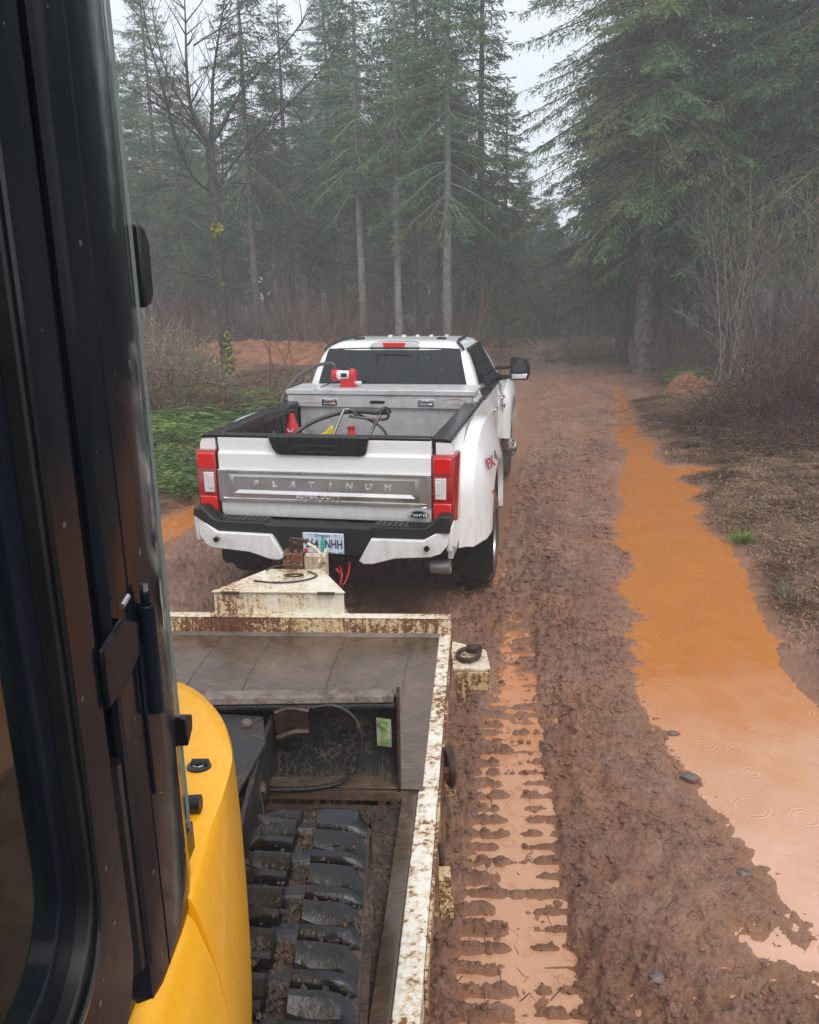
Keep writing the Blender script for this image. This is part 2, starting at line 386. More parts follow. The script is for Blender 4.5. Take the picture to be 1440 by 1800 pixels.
TRK = [(0.98, 7.1), (0.92, 6.81), (0.77, 6.17), (0.62, 5.54), (0.53, 5.09), (0.43, 4.49), (0.33, 3.8), (0.26, 3.34), (0.21, 2.97), (0.15, 2.67), (0.1, 2.2), (0.05, 1.2), (0.66, 1.2), (0.64, 2.4), (0.64, 2.66), (0.66, 2.97), (0.69, 3.34), (0.74, 3.79), (0.76, 4.17), (0.81, 4.69), (0.91, 5.53), (1.0, 6.16), (1.08, 6.8), (1.12, 7.1)]
WL = -0.050          # water level
def cx_road(y): return -0.65 + 0.194 * (y - 6.03) - 0.0009 * np.maximum(y - 22, 0) ** 2
def base_height(x, y):
    u = x - cx_road(y)
    h = 0.030 * fbm(x, y, 1.8, 3, 3)
    h = h + 0.16 * sstep(-2.9, -3.5, u) + 0.30 * sstep(-3.3, -5.5, u) + 0.45 * sstep(-6, -12, u) + 0.10 * fbm(x, y, 2.6, 4, 9) * sstep(-2.9, -4.5, u)
    h = h + 0.05 * sstep(3.3, 4.2, u) + 0.22 * sstep(4.5, 8, u) + 0.5 * sstep(7.5, 12, u) + 0.10 * fbm(x, y, 1.6, 4, 21) * sstep(3.4, 5.0, u)
    h = h + 0.012 * np.maximum(y - 34, 0)
    return h
def height(x, y):
    u = x - cx_road(y); h = base_height(x, y)
    road = sstep(-3.0, -2.5, u) * (1 - sstep(2.9, 3.6, u)) * sstep(3.0, 4.5, y + 0 * x) + sstep(-3.0, -2.5, x) * (1 - sstep(1.3, 1.6, x)) * (1 - sstep(3.0, 4.5, y))
    for c_, w_, d_ in ((-1.02, 0.26, 0.065), (1.02, 0.24, 0.070), (1.42, 0.10, 0.035), (2.05, 0.15, 0.040), (0.35, 0.2, 0.030), (-0.4, 0.15, 0.02)):
        cc = c_ + 0.05 * np.sin(y * 0.7 + c_ * 3)
        h = h - d_ * np.exp(-((u - cc) / w_) ** 2) * sstep(5.5, 8.5, y) * road
    h = h + 0.035 * road * np.exp(-((u - 1.55) / 0.3) ** 2) * sstep(6.5, 9, y)
    # tread bars pressed into the wheel ruts, long smeared ridges
    h = h - 0.012 * road * sstep(5.2, 6.2, y) * (1 - sstep(14, 22, y)) * np.exp(-((u - 1.05 - .05 * np.sin(y * .7 + 3.06)) / .17) ** 2) * (0.5 + 0.5 * np.sin(y * 62 + 6 * (u - 1.0)))
    h = h + 0.022 * road * fbm(u * 4.5, y * .35, 0.9, 4, 45) * sstep(5, 8, y)
    # clods and clumps
    rough = 0.45 + 0.65 * sstep(-0.15, 0.35, fbm(x, y, 0.8, 3, 40))
    smoothrut = 1 - 0.65 * (np.exp(-((u - 1.02) / 0.24) ** 2) + np.exp(-((u + 1.02) / 0.24) ** 2) + .8 * np.exp(-((u - 2.05) / 0.16) ** 2) + .7 * np.exp(-((u - .35) / .2) ** 2)) * sstep(6, 8, y)
    near = 1 - sstep(10, 26, y)
    n1 = fbm(x, y, 0.11, 3, 51); n2 = fbm(x, y, 0.032, 3, 61); ridg = 1 - np.abs(fbm(x, y, 0.07, 3, 71)) * 2.2
    n3_ = fbm(x, y, 0.014, 2, 66)
    crk = np.exp(-(fbm(x * 1.35, y * .8, 0.13, 3, 76) / 0.055) ** 2) + 0.6 * np.exp(-(fbm(x, y, 0.05, 2, 77) / 0.07) ** 2)
    cl = (0.042 * n1 + 0.026 * n2 + 0.007 * n3_ + 0.022 * (ridg - 0.55) - 0.012 * crk) * rough * smoothrut
    h = h + cl * (0.35 + 0.65 * near) + 0.020 * fbm(x, y, 0.42, 3, 81)
    # tyre tread prints left along the right-hand rut
    tw = x - (0.5 + 0.194 * (y - 4.0)) + 0.05
    # footprints and hoof-sized holes
    for (fx, fy, a, b, dp) in ((0.86, 3.18, 0.055, 0.10, 0.045), (0.80, 2.50, 0.05, 0.10, 0.055), (0.78, 2.36, 0.055, 0.05, 0.03), (1.03, 4.75, 0.05, 0.13, 0.05), (1.02, 4.0, 0.05, 0.10, 0.035), (0.93, 3.95, 0.04, 0.06, 0.03), (0.92, 3.0, 0.05, 0.06, 0.03), (0.94, 4.39, 0.03, 0.09, 0.055), (1.13, 2.815, 0.035, 0.025, 0.05), (0.85, 2.53, 0.05, 0.02, 0.05), (1.05, 5.4, 0.05, 0.09, 0.03)):
        q = ((x - fx) / a) ** 2 + ((y - fy) / b) ** 2
        h = h - dp * np.exp(-q ** 1.5) + 0.3 * dp * np.exp(-(np.sqrt(q) - 1.5) ** 2 * 5)
    # raised bead of mud beside the crawler print
    ed = x - (0.70 + 0.00 * y + np.maximum(y - 3, 0) * 0.115)
    h = h + 0.040 * np.exp(-((ed - 0.10) / 0.07) ** 2) * (1 - sstep(6, 8, y)) * (0.7 + 0.6 * fbm(x, y, 0.25, 2, 91))
    for poly, depth, jag in ((PUD, 0.06, 0.16), (LPUD, 0.06, 0.1)):
        px = [p_[0] for p_ in poly]; py = [p_[1] for p_ in poly]
        mask = (x > min(px) - 1) & (x < max(px) + 1) & (y > min(py) - 1) & (y < max(py) + 1)
        if not mask.any(): continue
        xs, ys = x[mask], y[mask]
        d = sdf(xs, ys, poly) + jag * 0.45 * fbm(xs, ys, 0.28, 4, 141) * sstep(3, 9, ys)+ 0.04 * fbm(xs, ys, 0.12, 3, 142)
        # stay above the water outside the outline and below it inside
        ins = sstep(0.05, -0.10, d)
        hm = h[mask]
        shore = WL + 0.003 + np.clip(d, 0, 1) * 0.09 + 0.4 * cl[mask]
        blend = sstep(0.0, 0.55, d)
        out = np.maximum(hm, WL + 0.004 + 0.5 * np.minimum(cl[mask] + 0.008, 0.02)) * blend + shore * (1 - blend)
        bars = 0.03 * sstep(0.1, 0.5, fbm(xs, ys, 0.5, 3, 151)) * sstep(11, 17, ys)
        h[mask] = out * (1 - ins) + (WL - depth * sstep(0.0, -0.3, d) - 0.012 + bars * 1.3) * ins
    # crawler print with its cleat bars
    mask = (y < 7.6) & (x > -0.4) & (x < 1.6)
    if mask.any():
        xs, ys = x[mask], y[mask]; hm = h[mask]
        d = sdf(xs, ys, TRK) + 0.030 * fbm(xs, ys, 0.10, 3, 101)
        ins = sstep(0.03, -0.03, d)
        left = 0.05 + 0.12 * (ys - 2.2)                                  # left edge line
        v = ys + 0.10 * (xs - left) * 0.2 + 0.010 * fbm(xs, ys, 0.25, 2, 111)
        ph = v / 0.105
        across = np.clip((xs - (left + 0.03)) / np.maximum(0.55 - 0.03 * (ys - 2.2), 0.2), 0, 1)
        cell = np.floor(ph); rnd = vnoise(cell * 3.7, across * 0 + 0.5, 5); rnd2 = vnoise(cell * 5.1, 7.5 + across * 0, 6)
        crum = fbm(xs, ys, 0.045, 3, 121)
        bar = np.abs(ph - cell - 0.5) * 2 + 0.22 * crum
        wl = 0.25 + 0.65 * rnd; wr = 0.08 + 0.40 * rnd2
        barl = sstep(wl + 0.12, wl - 0.12, bar) * sstep(0.36 + 0.28 * rnd2, 0.26 + 0.18 * rnd2, across + 0.1 * crum)
        barr = sstep(wr + 0.12, wr - 0.1, bar) * sstep(0.42 + 0.28 * rnd, 0.56 + 0.26 * rnd, across + 0.1 * crum) * (rnd > 0.12)
        full = sstep(0.22, 0.02, bar) * (rnd2 > 0.30) * sstep(-.6, .0, crum)
        crum = fbm(xs, ys, 0.045, 3, 121)
        fl = WL - 0.017 + 0.014 * crum + 0.034 * np.clip(barl + crum * 0.8 * (barl > 0.05), 0, 1.3) + 0.026 * np.clip(barr + crum * 0.9 * (barr > 0.05), 0, 1.2) + 0.012 * n1[mask] + 0.024 * full
        fl = fl + 0.026 * sstep(5.0, 6.9, ys) + 0.012 * sstep(0.15, 0.45, fbm(xs, ys, 0.16, 3, 131))
        h[mask] = hm * (1 - ins) + fl * ins
    return h

def ground_grid():
    # rows get coarser with distance, columns spread with distance
    ys = [1.2]
    while ys[-1] < 108: ys.append(ys[-1] + max(0.010, min(1.5, 0.0045 * ys[-1] * (1 + ys[-1] / 9.0))))
    ys = np.array(ys); s1 = np.linspace(-0.34, 0.62, 560)
    s_ = np.concatenate([np.linspace(-.98, -0.80, 12)[:-1], np.linspace(-0.80, -0.34, 110)[:-1], s1, np.linspace(0.62, .98, 30)[1:]])
    X = (ys[:, None] + 0.6) * s_[None, :]; Y = np.repeat(ys[:, None], len(s_), 1)
    H_ = height(X.ravel(), Y.ravel()).reshape(X.shape)
    H_ = H_ - 0.0
    return X, Y, H_
GX, GY, GH = ground_grid()
nr, nc = GX.shape
idx = np.arange(nr * nc).reshape(nr, nc)
gf = np.stack([idx[:-1, :-1].ravel(), idx[:-1, 1:].ravel(), idx[1:, 1:].ravel(), idx[1:, :-1].ravel()], 1)

def mudmat():
    s = NT('wet_red_mud'); co = s.coord('World')
    zone = s.n('ShaderNodeVertexColor', layer_name='zone'); sep = s.n('ShaderNodeSeparateColor'); s.l(zone.outputs[0], sep.inputs[0])
    n1 = s.noise(co, 1.1, 6, 0.6); n2 = s.noise(co, 9, 7, 0.7); n3 = s.noise(co, 75, 5, 0.7)
    mud = s.ramp(s.math('ADD', s.math('MULTIPLY', n1, 0.45), s.math('MULTIPLY', n2, 0.55)), [(0.30, (0.135, 0.062, 0.040)), (0.47, (0.265, 0.130, 0.082)), (0.58, (0.36, 0.195, 0.130)), (0.72, (0.46, 0.24, 0.13))])
    mud = s.mix(s.math('MULTIPLY', sep.outputs[0], 0.75), mud, s.ramp(n2, [(0.3, (0.22, 0.085, 0.03)), (0.7, (0.46, 0.17, 0.06))]))
    litter = s.ramp(s.noise(co, 26, 7, 0.75), [(0.3, (0.028, 0.019, 0.014)), (0.5, (0.085, 0.055, 0.038)), (0.7, (0.19, 0.135, 0.085))])
    cc = s.mix(sep.outputs[1], mud, litter)
    n4 = s.noise(co, 210, 3, 0.6); n5 = s.noise(co, 33, 6, 0.8)
    cc = s.mix(s.ramp(n5, [(0.36, 0.42), (0.52, 0.0)]), cc, (0.045, 0.024, 0.019))
    cc = s.mix(s.ramp(n3, [(0.40, 0.40), (0.50, 0.0)]), cc, (0.05, 0.028, 0.022)); cc = s.mix(s.ramp(n4, [(0.55, 0.0), (0.68, 0.55)]), cc, (0.36, 0.23, 0.18))
    wet = s.ramp(s.math('ADD', s.math('MULTIPLY', s.noise(s.mapped(co, (1, .3, 1), (0, 0, .19)), 4, 6, 0.6), .6), s.math('MULTIPLY', n3, .4)), [(0.42, 0.14), (0.58, 0.55)])
    sz = s.n('ShaderNodeSeparateXYZ'); s.l(co, sz.inputs[0]); sh = s.n('ShaderNodeMapRange'); sh.inputs['From Min'].default_value = WL + .030; sh.inputs['From Max'].default_value = WL + .002
    s.l(s.math('ADD', sz.outputs[2], s.math('MULTIPLY', s.math('SUBTRACT', n2, .5), .03)), sh.inputs[0])
    cc = s.mix(s.math('MULTIPLY', sh.outputs[0], .55), cc, (.40, .19, .095))
    wet = s.mix(sh.outputs[0], wet, (.10, .10, .10))
    s.set(Base_Color=cc, Roughness=wet, Specular_IOR_Level=0.6)
    s.bump(s.math('ADD', s.math('MULTIPLY', n3, 0.7), s.math('MULTIPLY', s.noise(co, 260, 3), 0.3)), 1.0, 0.022); return s.m
M['mud'] = mudmat()
ground = npmesh('ground', np.stack([GX.ravel(), GY.ravel(), GH.ravel()], 1), gf, M['mud'], smooth=True)
tag(ground, kind='structure')
def zones(x, y):
    u = x - cx_road(y)
    r_ = 0.25 * sstep(0.1, 0.5, fbm(x, y, 1.2, 3, 201)) + 0.5 * sstep(0.35, 0.10, np.abs(x - (0.85 + np.maximum(y - 3, 0) * 0.115))) * (1 - sstep(5, 7, y)) * sstep(-0.3, 0.3, fbm(x, y, 0.4, 3, 202))
    r_ = r_ + 0.35 * sstep(20, 30, y) * (1 - sstep(33, 40, y)) * sstep(-3.0, -2, u) * (1 - sstep(2, 3.0, u))
    dl = np.abs(sdf(x, y, LPUD)); r_ = r_ + 0.8 * sstep(0.35, 0.05, dl)
    g_ = sstep(-3.0, -3.7, u) + sstep(3.4, 4.6, u + 0.5 * fbm(x, y, 0.9, 3, 203)) * (0.55 + 0.45 * sstep(-0.2, 0.3, fbm(x, y, 0.7, 3, 204)))
    g_ = np.maximum(g_, sstep(37, 43, y)); g_ = np.where((y < 7) & (u > 0), sstep(1.2, 2.2, x - 0.0 * y - 2.1) * sstep(4.5, 6.5, y), g_)
    return np.clip(r_, 0, 1), np.clip(g_, 0, 1)
zr, zg = zones(GX.ravel(), GY.ravel())
ca = ground.data.color_attributes.new('zone', 'FLOAT_COLOR', 'POINT')
ca.data.foreach_set('color', np.stack([zr, zg, np.zeros_like(zr), np.ones_like(zr)], 1).astype(np.float32).ravel())
# wide forest floor beyond the detailed ground
fb = MB(); fb.add([(-110, -60, -0.9), (110, -60, -0.9), (110, 120, -0.9), (-110, 120, -0.9)], [(0, 1, 2, 3)])
M['floor'] = simple('forest_floor', (0.06, 0.045, 0.032), 0.85, var=0.4, vscale=2)
tag(fb.build('forest_floor', M['floor'], smooth=0), kind='structure')

def watermat():
    s = NT('muddy_water'); co = s.coord('World')
    sep = s.n('ShaderNodeSeparateXYZ'); s.l(co, sep.inputs[0])
    sky_pale = s.n('ShaderNodeMapRange'); sky_pale.inputs['From Min'].default_value = 5.4; sky_pale.inputs['From Max'].default_value = 3.4  # paler towards the near end: sky reflection mixed into the water colour
    s.l(s.math('ADD', sep.outputs[1], s.math('MULTIPLY', s.math('SUBTRACT', s.noise(co, 1.3, 4, 0.6, 0.5), 0.5), 2.2)), sky_pale.inputs[0])
    sw = s.noise(co, 2.2, 6, 0.65, 1.2)
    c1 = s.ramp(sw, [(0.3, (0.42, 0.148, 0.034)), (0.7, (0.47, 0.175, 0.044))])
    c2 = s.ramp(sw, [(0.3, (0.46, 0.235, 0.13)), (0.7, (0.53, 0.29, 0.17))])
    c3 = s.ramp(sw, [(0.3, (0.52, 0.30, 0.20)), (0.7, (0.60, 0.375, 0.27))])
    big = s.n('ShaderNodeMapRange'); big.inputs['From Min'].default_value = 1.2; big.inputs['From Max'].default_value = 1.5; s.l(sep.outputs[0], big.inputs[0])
    cc = s.mix(sky_pale.outputs[0], c1, s.mix(big.outputs[0], c2, c3))
    s.set(Base_Color=cc, Roughness=0.02, IOR=1.5, Specular_IOR_Level=0.5)
    # rain rings
    hs = None
    for sc_, sd_, fr in ((5.5, 0.0, 95.0), (3.4, 4.7, 70.0), (8.0, 9.1, 120.0)):
        vo = s.n('ShaderNodeTexVoronoi', feature='F1', voronoi_dimensions='2D'); vo.inputs['Scale'].default_value = sc_
        s.l(s.mapped(co, loc=(sd_, sd_ * 1.7, 0)), vo.inputs['Vector'])
        d = vo.outputs['Distance']; sc3 = s.n('ShaderNodeSeparateColor'); s.l(vo.outputs['Color'], sc3.inputs[0])
        rad = s.math('MULTIPLY', sc3.outputs[0], 0.30)
        env = s.math('SUBTRACT', 1.0, s.math('MULTIPLY', s.math('ABSOLUTE', s.math('SUBTRACT', d, rad)), 11.0), True)
        on = s.math('GREATER_THAN', sc3.outputs[1], 0.35)
        wv = s.math('MULTIPLY', s.math('MULTIPLY', s.math('SINE', s.math('MULTIPLY', d, fr)), env), on)
        hs = wv if hs is None else s.math('ADD', hs, wv)
    fine = s.math('MULTIPLY', s.noise(co, 60, 3, 0.5), 0.35)
    s.bump(s.math('ADD', hs, fine), 0.30, 0.006)
    return s.m
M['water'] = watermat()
def sheet(name, poly, z, mat):
    b = MB(); b.add([(x, y, z) for x, y in poly], [tuple(range(len(poly)))]); return b.build(name, mat, smooth=0)
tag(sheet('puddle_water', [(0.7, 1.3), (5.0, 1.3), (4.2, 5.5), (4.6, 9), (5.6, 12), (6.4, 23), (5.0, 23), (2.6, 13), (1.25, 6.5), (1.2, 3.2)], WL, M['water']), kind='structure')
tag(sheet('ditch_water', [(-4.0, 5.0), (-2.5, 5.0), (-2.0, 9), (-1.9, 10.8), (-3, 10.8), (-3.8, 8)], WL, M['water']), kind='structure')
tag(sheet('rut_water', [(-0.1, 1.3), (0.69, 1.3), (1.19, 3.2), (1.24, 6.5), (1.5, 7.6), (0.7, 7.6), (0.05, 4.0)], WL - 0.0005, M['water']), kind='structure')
# crumbs and lumps of mud thrown up by the tracks
def lumps(name, n, sampler, rlo, rhi, seed, label):
    rs = np.random.RandomState(seed); X, Y = sampler(rs, n); n = len(X); r_ = rlo * (rhi / rlo) ** (rs.rand(n) ** 2.2); Z = height(X, Y)
    k_ = Z > WL - .012; X, Y, Z, r_ = X[k_], Y[k_], Z[k_], r_[k_]; n = len(X)
    ang = np.linspace(0, 2 * np.pi, 7)[:-1]; rings = []
    for hz, m_ in ((-.5, .7), (.05, 1.0), (.5, .72), (.72, .25)):
        rr = r_[:, None] * m_ * rs.uniform(.6, 1.35, (n, 6)); rings.append(np.stack([X[:, None] + rr * np.cos(ang) * 1.25, Y[:, None] + rr * np.sin(ang), Z[:, None] + r_[:, None] * (hz + rs.uniform(-.12, .12, (n, 6)))], -1))
    V = np.stack(rings, 1).reshape(-1, 3); b0 = np.arange(n)[:, None] * 24; F = []
    for q in range(3):
        for i in range(6): F.append(b0 + np.array([[q * 6 + i, q * 6 + (i + 1) % 6, (q + 1) * 6 + (i + 1) % 6, (q + 1) * 6 + i]]))
    F.append(b0 + np.array([[18, 19, 20, 21]])); F.append(b0 + np.array([[18, 21, 22, 23]]))
    o = npmesh(name, V, np.concatenate(F), M['mud'], smooth=False); ca_ = o.data.color_attributes.new('zone', 'FLOAT_COLOR', 'POINT')
    a_, b_ = zones(V[:, 0], V[:, 1]); ca_.data.foreach_set('color', np.stack([a_, b_ * .3, a_ * 0, a_ * 0 + 1], 1).astype(np.float32).ravel())
    return tag(o, label, 'mud', kind='stuff')
def s_near(rs, n):
    y = rs.uniform(2.1, 9, n); x = rs.uniform(.1, 1.0, n) * 1.0; x = .02 + .09 * (y - 2) + rs.uniform(0, 1.6, n)
    e = x - (.70 + np.maximum(y - 3, 0) * .115); wgt = .25 + 1.2 * np.exp(-((e - .12) / .14) ** 2) + 1.0 * np.exp(-((e + .60) / .12) ** 2) + .8 * (fbm(x, y, .35, 3, 611) > .12)
    k_ = rs.rand(n) < wgt * .6; return x[k_], y[k_]
lumps('mud_lumps', 20000, s_near, .003, .020, 612, 'small lumps of red mud beside the crawler print')
def s_road(rs, n):
    y = rs.uniform(6.5, 24, n); u = rs.uniform(1.2, 3.2, n) * 1.0; x = cx_road(y) + u; k_ = (fbm(x, y, .6, 3, 613) > .0) & (sdf(x, y, PUD) > .03); return x[k_], y[k_]
lumps('road_crumbs', 12000, s_road, .010, .035, 614, 'crumbled mud along the edge of the road beside the puddle')
def gz(x, y): return float(height(np.array([float(x)]), np.array([float(y)]))[0])
# ------------------------------------------------------------------ pickup truck (own frame: x right, y forward, origin under the tailgate)
truck = empty('pickup_truck', (TX, TY, 0), -TYAW, 'white four-door dually pickup truck with a silver tailgate band on the muddy track', 'pickup truck')
def mir(poly): return [(-x, z) for x, z in poly][::-1]
P_ = M['paint']
# bed sides
sec = [(.985, .60), (1.005, .75), (1.012, 1.10), (1.004, 1.30), (.985, 1.45), (.965, 1.488), (.90, 1.495), (.86, 1.49), (.86, .95), (.93, .95), (.95, .60)]
sec_hi = [(1.010, 1.12), (1.012, 1.14), (1.004, 1.30), (.985, 1.45), (.965, 1.488), (.90, 1.495), (.86, 1.49), (.86, 1.12)]
for s_ in (1, -1):
    b = MB()
    for sc_, y0, y1 in ((sec, .035, .70), (sec_hi, .70, 1.84), (sec, 1.84, 2.475)):
        b.prism([(x * s_, z) for x, z in sc_], 'y', y0, y1)
    b.build('bed_side', P_, truck, smooth=50)
# dually flare : four rails swept along the arch
RA = [(.30, .60), (.31, .85), (.33, 1.10), (.48, 1.32), (.85, 1.45), (1.27, 1.485), (1.70, 1.43), (2.02, 1.20), (2.12, .90), (2.14, .56)]
RB = [(.35, .60), (.36, .88), (.40, 1.14), (.57, 1.345), (.90, 1.445), (1.27, 1.470), (1.64, 1.42), (1.93, 1.20), (2.05, .90), (2.07, .56)]
RC = [(.52, .62), (.53, .86), (.60, 1.03), (.75, 1.165), (.98, 1.255), (1.27, 1.285), (1.56, 1.235), (1.77, 1.08), (1.90, .86), (1.93, .56)]
RD = [(.70, .65), (.72, .80), (.79, .94), (.91, 1.04), (1.08, 1.105), (1.27, 1.13), (1.46, 1.09), (1.63, 1.00), (1.75, .82), (1.79, .56)]
RE = [(a + (1.27 - a) * .04, z - .012 if z > .8 else z) for a, z in RD]
XS = [.995, 1.105, 1.195, 1.225, 1.18]
def dens(rail, n=7): return [(p.x, p.y) for p in curve_pts([(a, z, 0) for a, z in rail], n)]
for s_ in (1, -1):
    rails = [dens(r_) for r_ in (RA, RB, RC, RD, RE)]
    allr = []
    for k in range(len(rails) - 1):
        for t in ([0, .5] if k < 3 else [0]):
            allr.append([((XS[k] * (1 - t) + XS[k + 1] * t + ((.010 if k else .003) if t else 0)) * s_, p[0] * (1 - t) + q[0] * t, p[1] * (1 - t) + q[1] * t + (.008 if t else 0)) for p, q in zip(rails[k], rails[k + 1])])
    allr.append([(XS[4] * s_, p[0], p[1]) for p in rails[4]])
    b = MB(); b.loft([[Vector(q) for q in r_] for r_ in allr], closed=False, caps=False)
    # closing web at the rear foot of the flare
    fl = b.build('wheel_flare', P_, truck, smooth=24)
    sm_ = MB(); sm_.lathe([(0, .026), (.008, .024), (.012, .012)], (0, 0, 0), 'x', 16)
    o = sm_.build('side_marker', M['red'], fl); o.location = (1.215 * s_, .685, .97); o.rotation_euler = (0, 0, -.55 * s_) ; o.scale = (1 if s_ > 0 else -1, 1.1, .7)
    bb = MB(); bb.prism([(.30, .99), (.52, .975), (.70, .965), (.70, .960), (.52, .970), (.30, .985)], 'x', 1.00 * s_, 1.005 * s_)
# letters on the flare
def decal(txt, sz, org, xd, yd, mat, name, par=truck, **kw): return text_mesh(name, txt, sz, mat, par, frame(org, xd, yd), **kw)
M['decalred'] = simple('red_decal', (0.32, 0.02, 0.03), 0.35); M['decalgrey'] = simple('dark_grey_decal', (0.06, 0.06, 0.07), 0.35); M['decalwhite'] = simple('white_lettering', (0.7, 0.7, 0.7), 0.5)
decal('FX', .115, (1.205, .655, 1.215), (.36, .85, .16), (-.28, .12, 1), M['decalred'], 'decal', bold=.004, xs=.8, extrude=.003)
decal('4', .115, (1.238, .750, 1.250), (.30, .88, .16), (-.28, .12, 1), M['decalgrey'], 'decal', bold=.004, xs=.8, extrude=.003)
# bed liner
b = MB()
b.box(-.86, .86, .07, 2.47, .90, .95); b.box(.835, .858, .06, 2.47, .95, 1.485); b.box(-.858, -.835, .06, 2.47, .95, 1.485); b.box(-.835, .835, 2.44, 2.47, .95, 1.46)
for k in range(12):
    y = .14 + k * .19
    for s_ in (1, -1): b.box(min(.822 * s_, .836 * s_), max(.822 * s_, .836 * s_), y, y + .09, .96, 1.46)
for s_ in (1, -1):
    x0, x1 = sorted((.60 * s_, .836 * s_)); b.box(x0, x1, .82, 1.72, .95, 1.16)
b.build('bed_liner', M['plastic'], truck, bevel=.008)
for s_ in (1, -1):
    b = MB(); b.prism([(x * s_, z) for x, z in [(.975, 1.486), (.972, 1.507), (.95, 1.517), (.83, 1.517), (.818, 1.50), (.818, 1.44), (.832, 1.44), (.85, 1.492)]], 'y', .03, 2.47)
    b.build('rail_cap', M['wetblack'], truck, bevel=.004)
# headboard : white sheet bulkhead in front of the bed
b = MB(); b.box(-.80, .80, 2.30, 2.34, .98, 1.46); b.box(-.80, .80, 2.282, 2.30, 1.37, 1.40); b.box(-.80, .80, 2.285, 2.30, 1.20, 1.215)
M['dirtywhite'] = simple('stained_white_panel', (0.70, 0.68, 0.64), 0.45, dirt=(0.16, 0.11, 0.08), dscale=6, damt=0.8)
b.build('bed_bulkhead', M['dirtywhite'], truck, bevel=.004)
# tailgate
tg = MB(); tg.prism([(.0, .885), (-.016, .93), (-.022, 1.05), (-.022, 1.380), (-.017, 1.388), (-.004, 1.394), (.0, 1.41), (-.010, 1.475), (-.008, 1.505), (.07, 1.505), (.07, .885)], 'x', -.822, .832)
tg = tg.build('tailgate', P_, truck, bevel=.006, smooth=30)
b = MB(); b.prism([(-.822, 1.503), (.832, 1.503), (.832, 1.527), (-.822, 1.527)], 'y', -.012, .085); b.build('tailgate_cap', M['wetblack'], tg, bevel=.008)
hp = [(-.405, 1.525), (.372, 1.530), (.368, 1.50), (.352, 1.42), (.335, 1.392), (.30, 1.384), (-.31, 1.382), (-.345, 1.392), (-.37, 1.425), (-.395, 1.49)]
b = MB(); b.prism(hp, 'y', -.045, -.005); hd = b.build('tailgate_handle', M['wetblack'], tg, bevel=.01)
b = MB(); b.box(-.20, .14, -.056, -.04, 1.452, 1.466); b.box(-.16, .13, -.056, -.04, 1.408, 1.418); b.box(-.035, -.030, -.052, -.04, 1.466, 1.485); b.build('handle_grip', M['plastic'], hd, bevel=.003)
b = MB(); b.lathe([(-.052, .006), (-.045, .010)], (0, 0, 0), 'y', 12); o = b.build('camera_lens', M['gloss'], hd); o.location = (-.03, 0, 1.50)
# silver band
def rectring(x0, x1, z0, z1, y): return [Vector((x0, y, z0)), Vector((x1, y, z0)), Vector((x1, y, z1)), Vector((x0, y, z1))]
b = MB()
b.loft([rectring(-.826, .836, 1.010, 1.262, -.020), rectring(-.826, .836, 1.010, 1.262, -.040), rectring(-.820, .830, 1.016, 1.256, -.046), rectring(-.79, .80, 1.036, 1.240, -.046), rectring(-.785, .795, 1.041, 1.235, -.038), rectring(-.74, .75, 1.048, 1.228, -.038)], caps=False)
b.loft([rectring(-.74, .75, 1.048, 1.228, -.038), rectring(-.70, .715, 1.078, 1.208, -.044), rectring(-.665, .68, 1.102, 1.200, -.026)], caps=False)
b.add(rectring(-.665, .68, 1.102, 1.200, -.026), [(0, 1, 2, 3)])
band = b.build('silver_band', M['bandalu'], tg, smooth=20)
for k, ch in enumerate('PLATINUM'):
    decal(ch, .062, (-.525 + k * (1.03 / 7), -.030, 1.150), (1, 0, 0), (0, 0, 1), M['brightalu'], 'letter', band, extrude=.005, xs=1.2, bold=.0012)
decal('SUPER DUTY', .038, (-.03, -.043, 1.064), (1, 0, 0), (0, 0, 1), M['brightalu'], 'lettering', band, extrude=.004, xs=1.5, spacing=1.1)
b = MB(); b.lathe([(-.034, .072), (-.026, .078), (-.018, .078)], (0, 0, 0), 'y', 40); o = b.build('oval_badge', M['chrome'], tg); o.scale = (1, 1, .40); o.location = (.735, -.002, .955)
M['badgeblue'] = simple('dark_badge_face', (0.008, 0.014, 0.035), 0.15)
b = MB(); b.lathe([(-.038, .064), (-.030, .068)], (0, 0, 0), 'y', 40); o2 = b.build('badge_face', M['badgeblue'], o)
text_mesh('badge_lettering', 'Ford', .060, M['decalwhite'], o, frame((0, -.040, 0), (1, 0, 0), (0, 0, 1)) @ Matrix.Diagonal((1.25, 1.6, 1, 1)), extrude=.001)
# tail lights
for s_ in (1, -1):
    cx = [(.842, -.030), (1.000, -.022), (1.024, .02), (1.026, .17), (.95, .20), (.842, .06)]
    def sect(z, k): return [Vector((x * s_ - .012 * (s_ < 0) * 0, y + k, z)) for x, y in cx]
    b = MB(); b.loft([sect(.905, .02), sect(.93, 0), sect(1.38, 0), sect(1.405, .012)]); tl = b.build('tail_light', M['dred'], truck, bevel=.006)
    for z0, z1, nm in ((.925, 1.045, 'brake_lens'), (1.265, 1.385, 'brake_lens')):
        b = MB(); x0, x1 = sorted((.850 * s_, .985 * s_)); b.box(x0, x1, -.040, -.01, z0, z1)
        b.build(nm, M['red'], tl, bevel=.008)
    b = MB(); x0, x1 = sorted((.862 * s_, .945 * s_)); b.box(x0, x1, -.042, -.01, 1.075, 1.235); rl = b.build('reverse_lens', M['clear'], tl, bevel=.006)
    b = MB(); x0, x1 = sorted((.865 * s_, .905 * s_)); b.box(x0, x1, -.047, -.035, 1.11, 1.21); b.build('lens_insert', M['clear'], rl, bevel=.003)
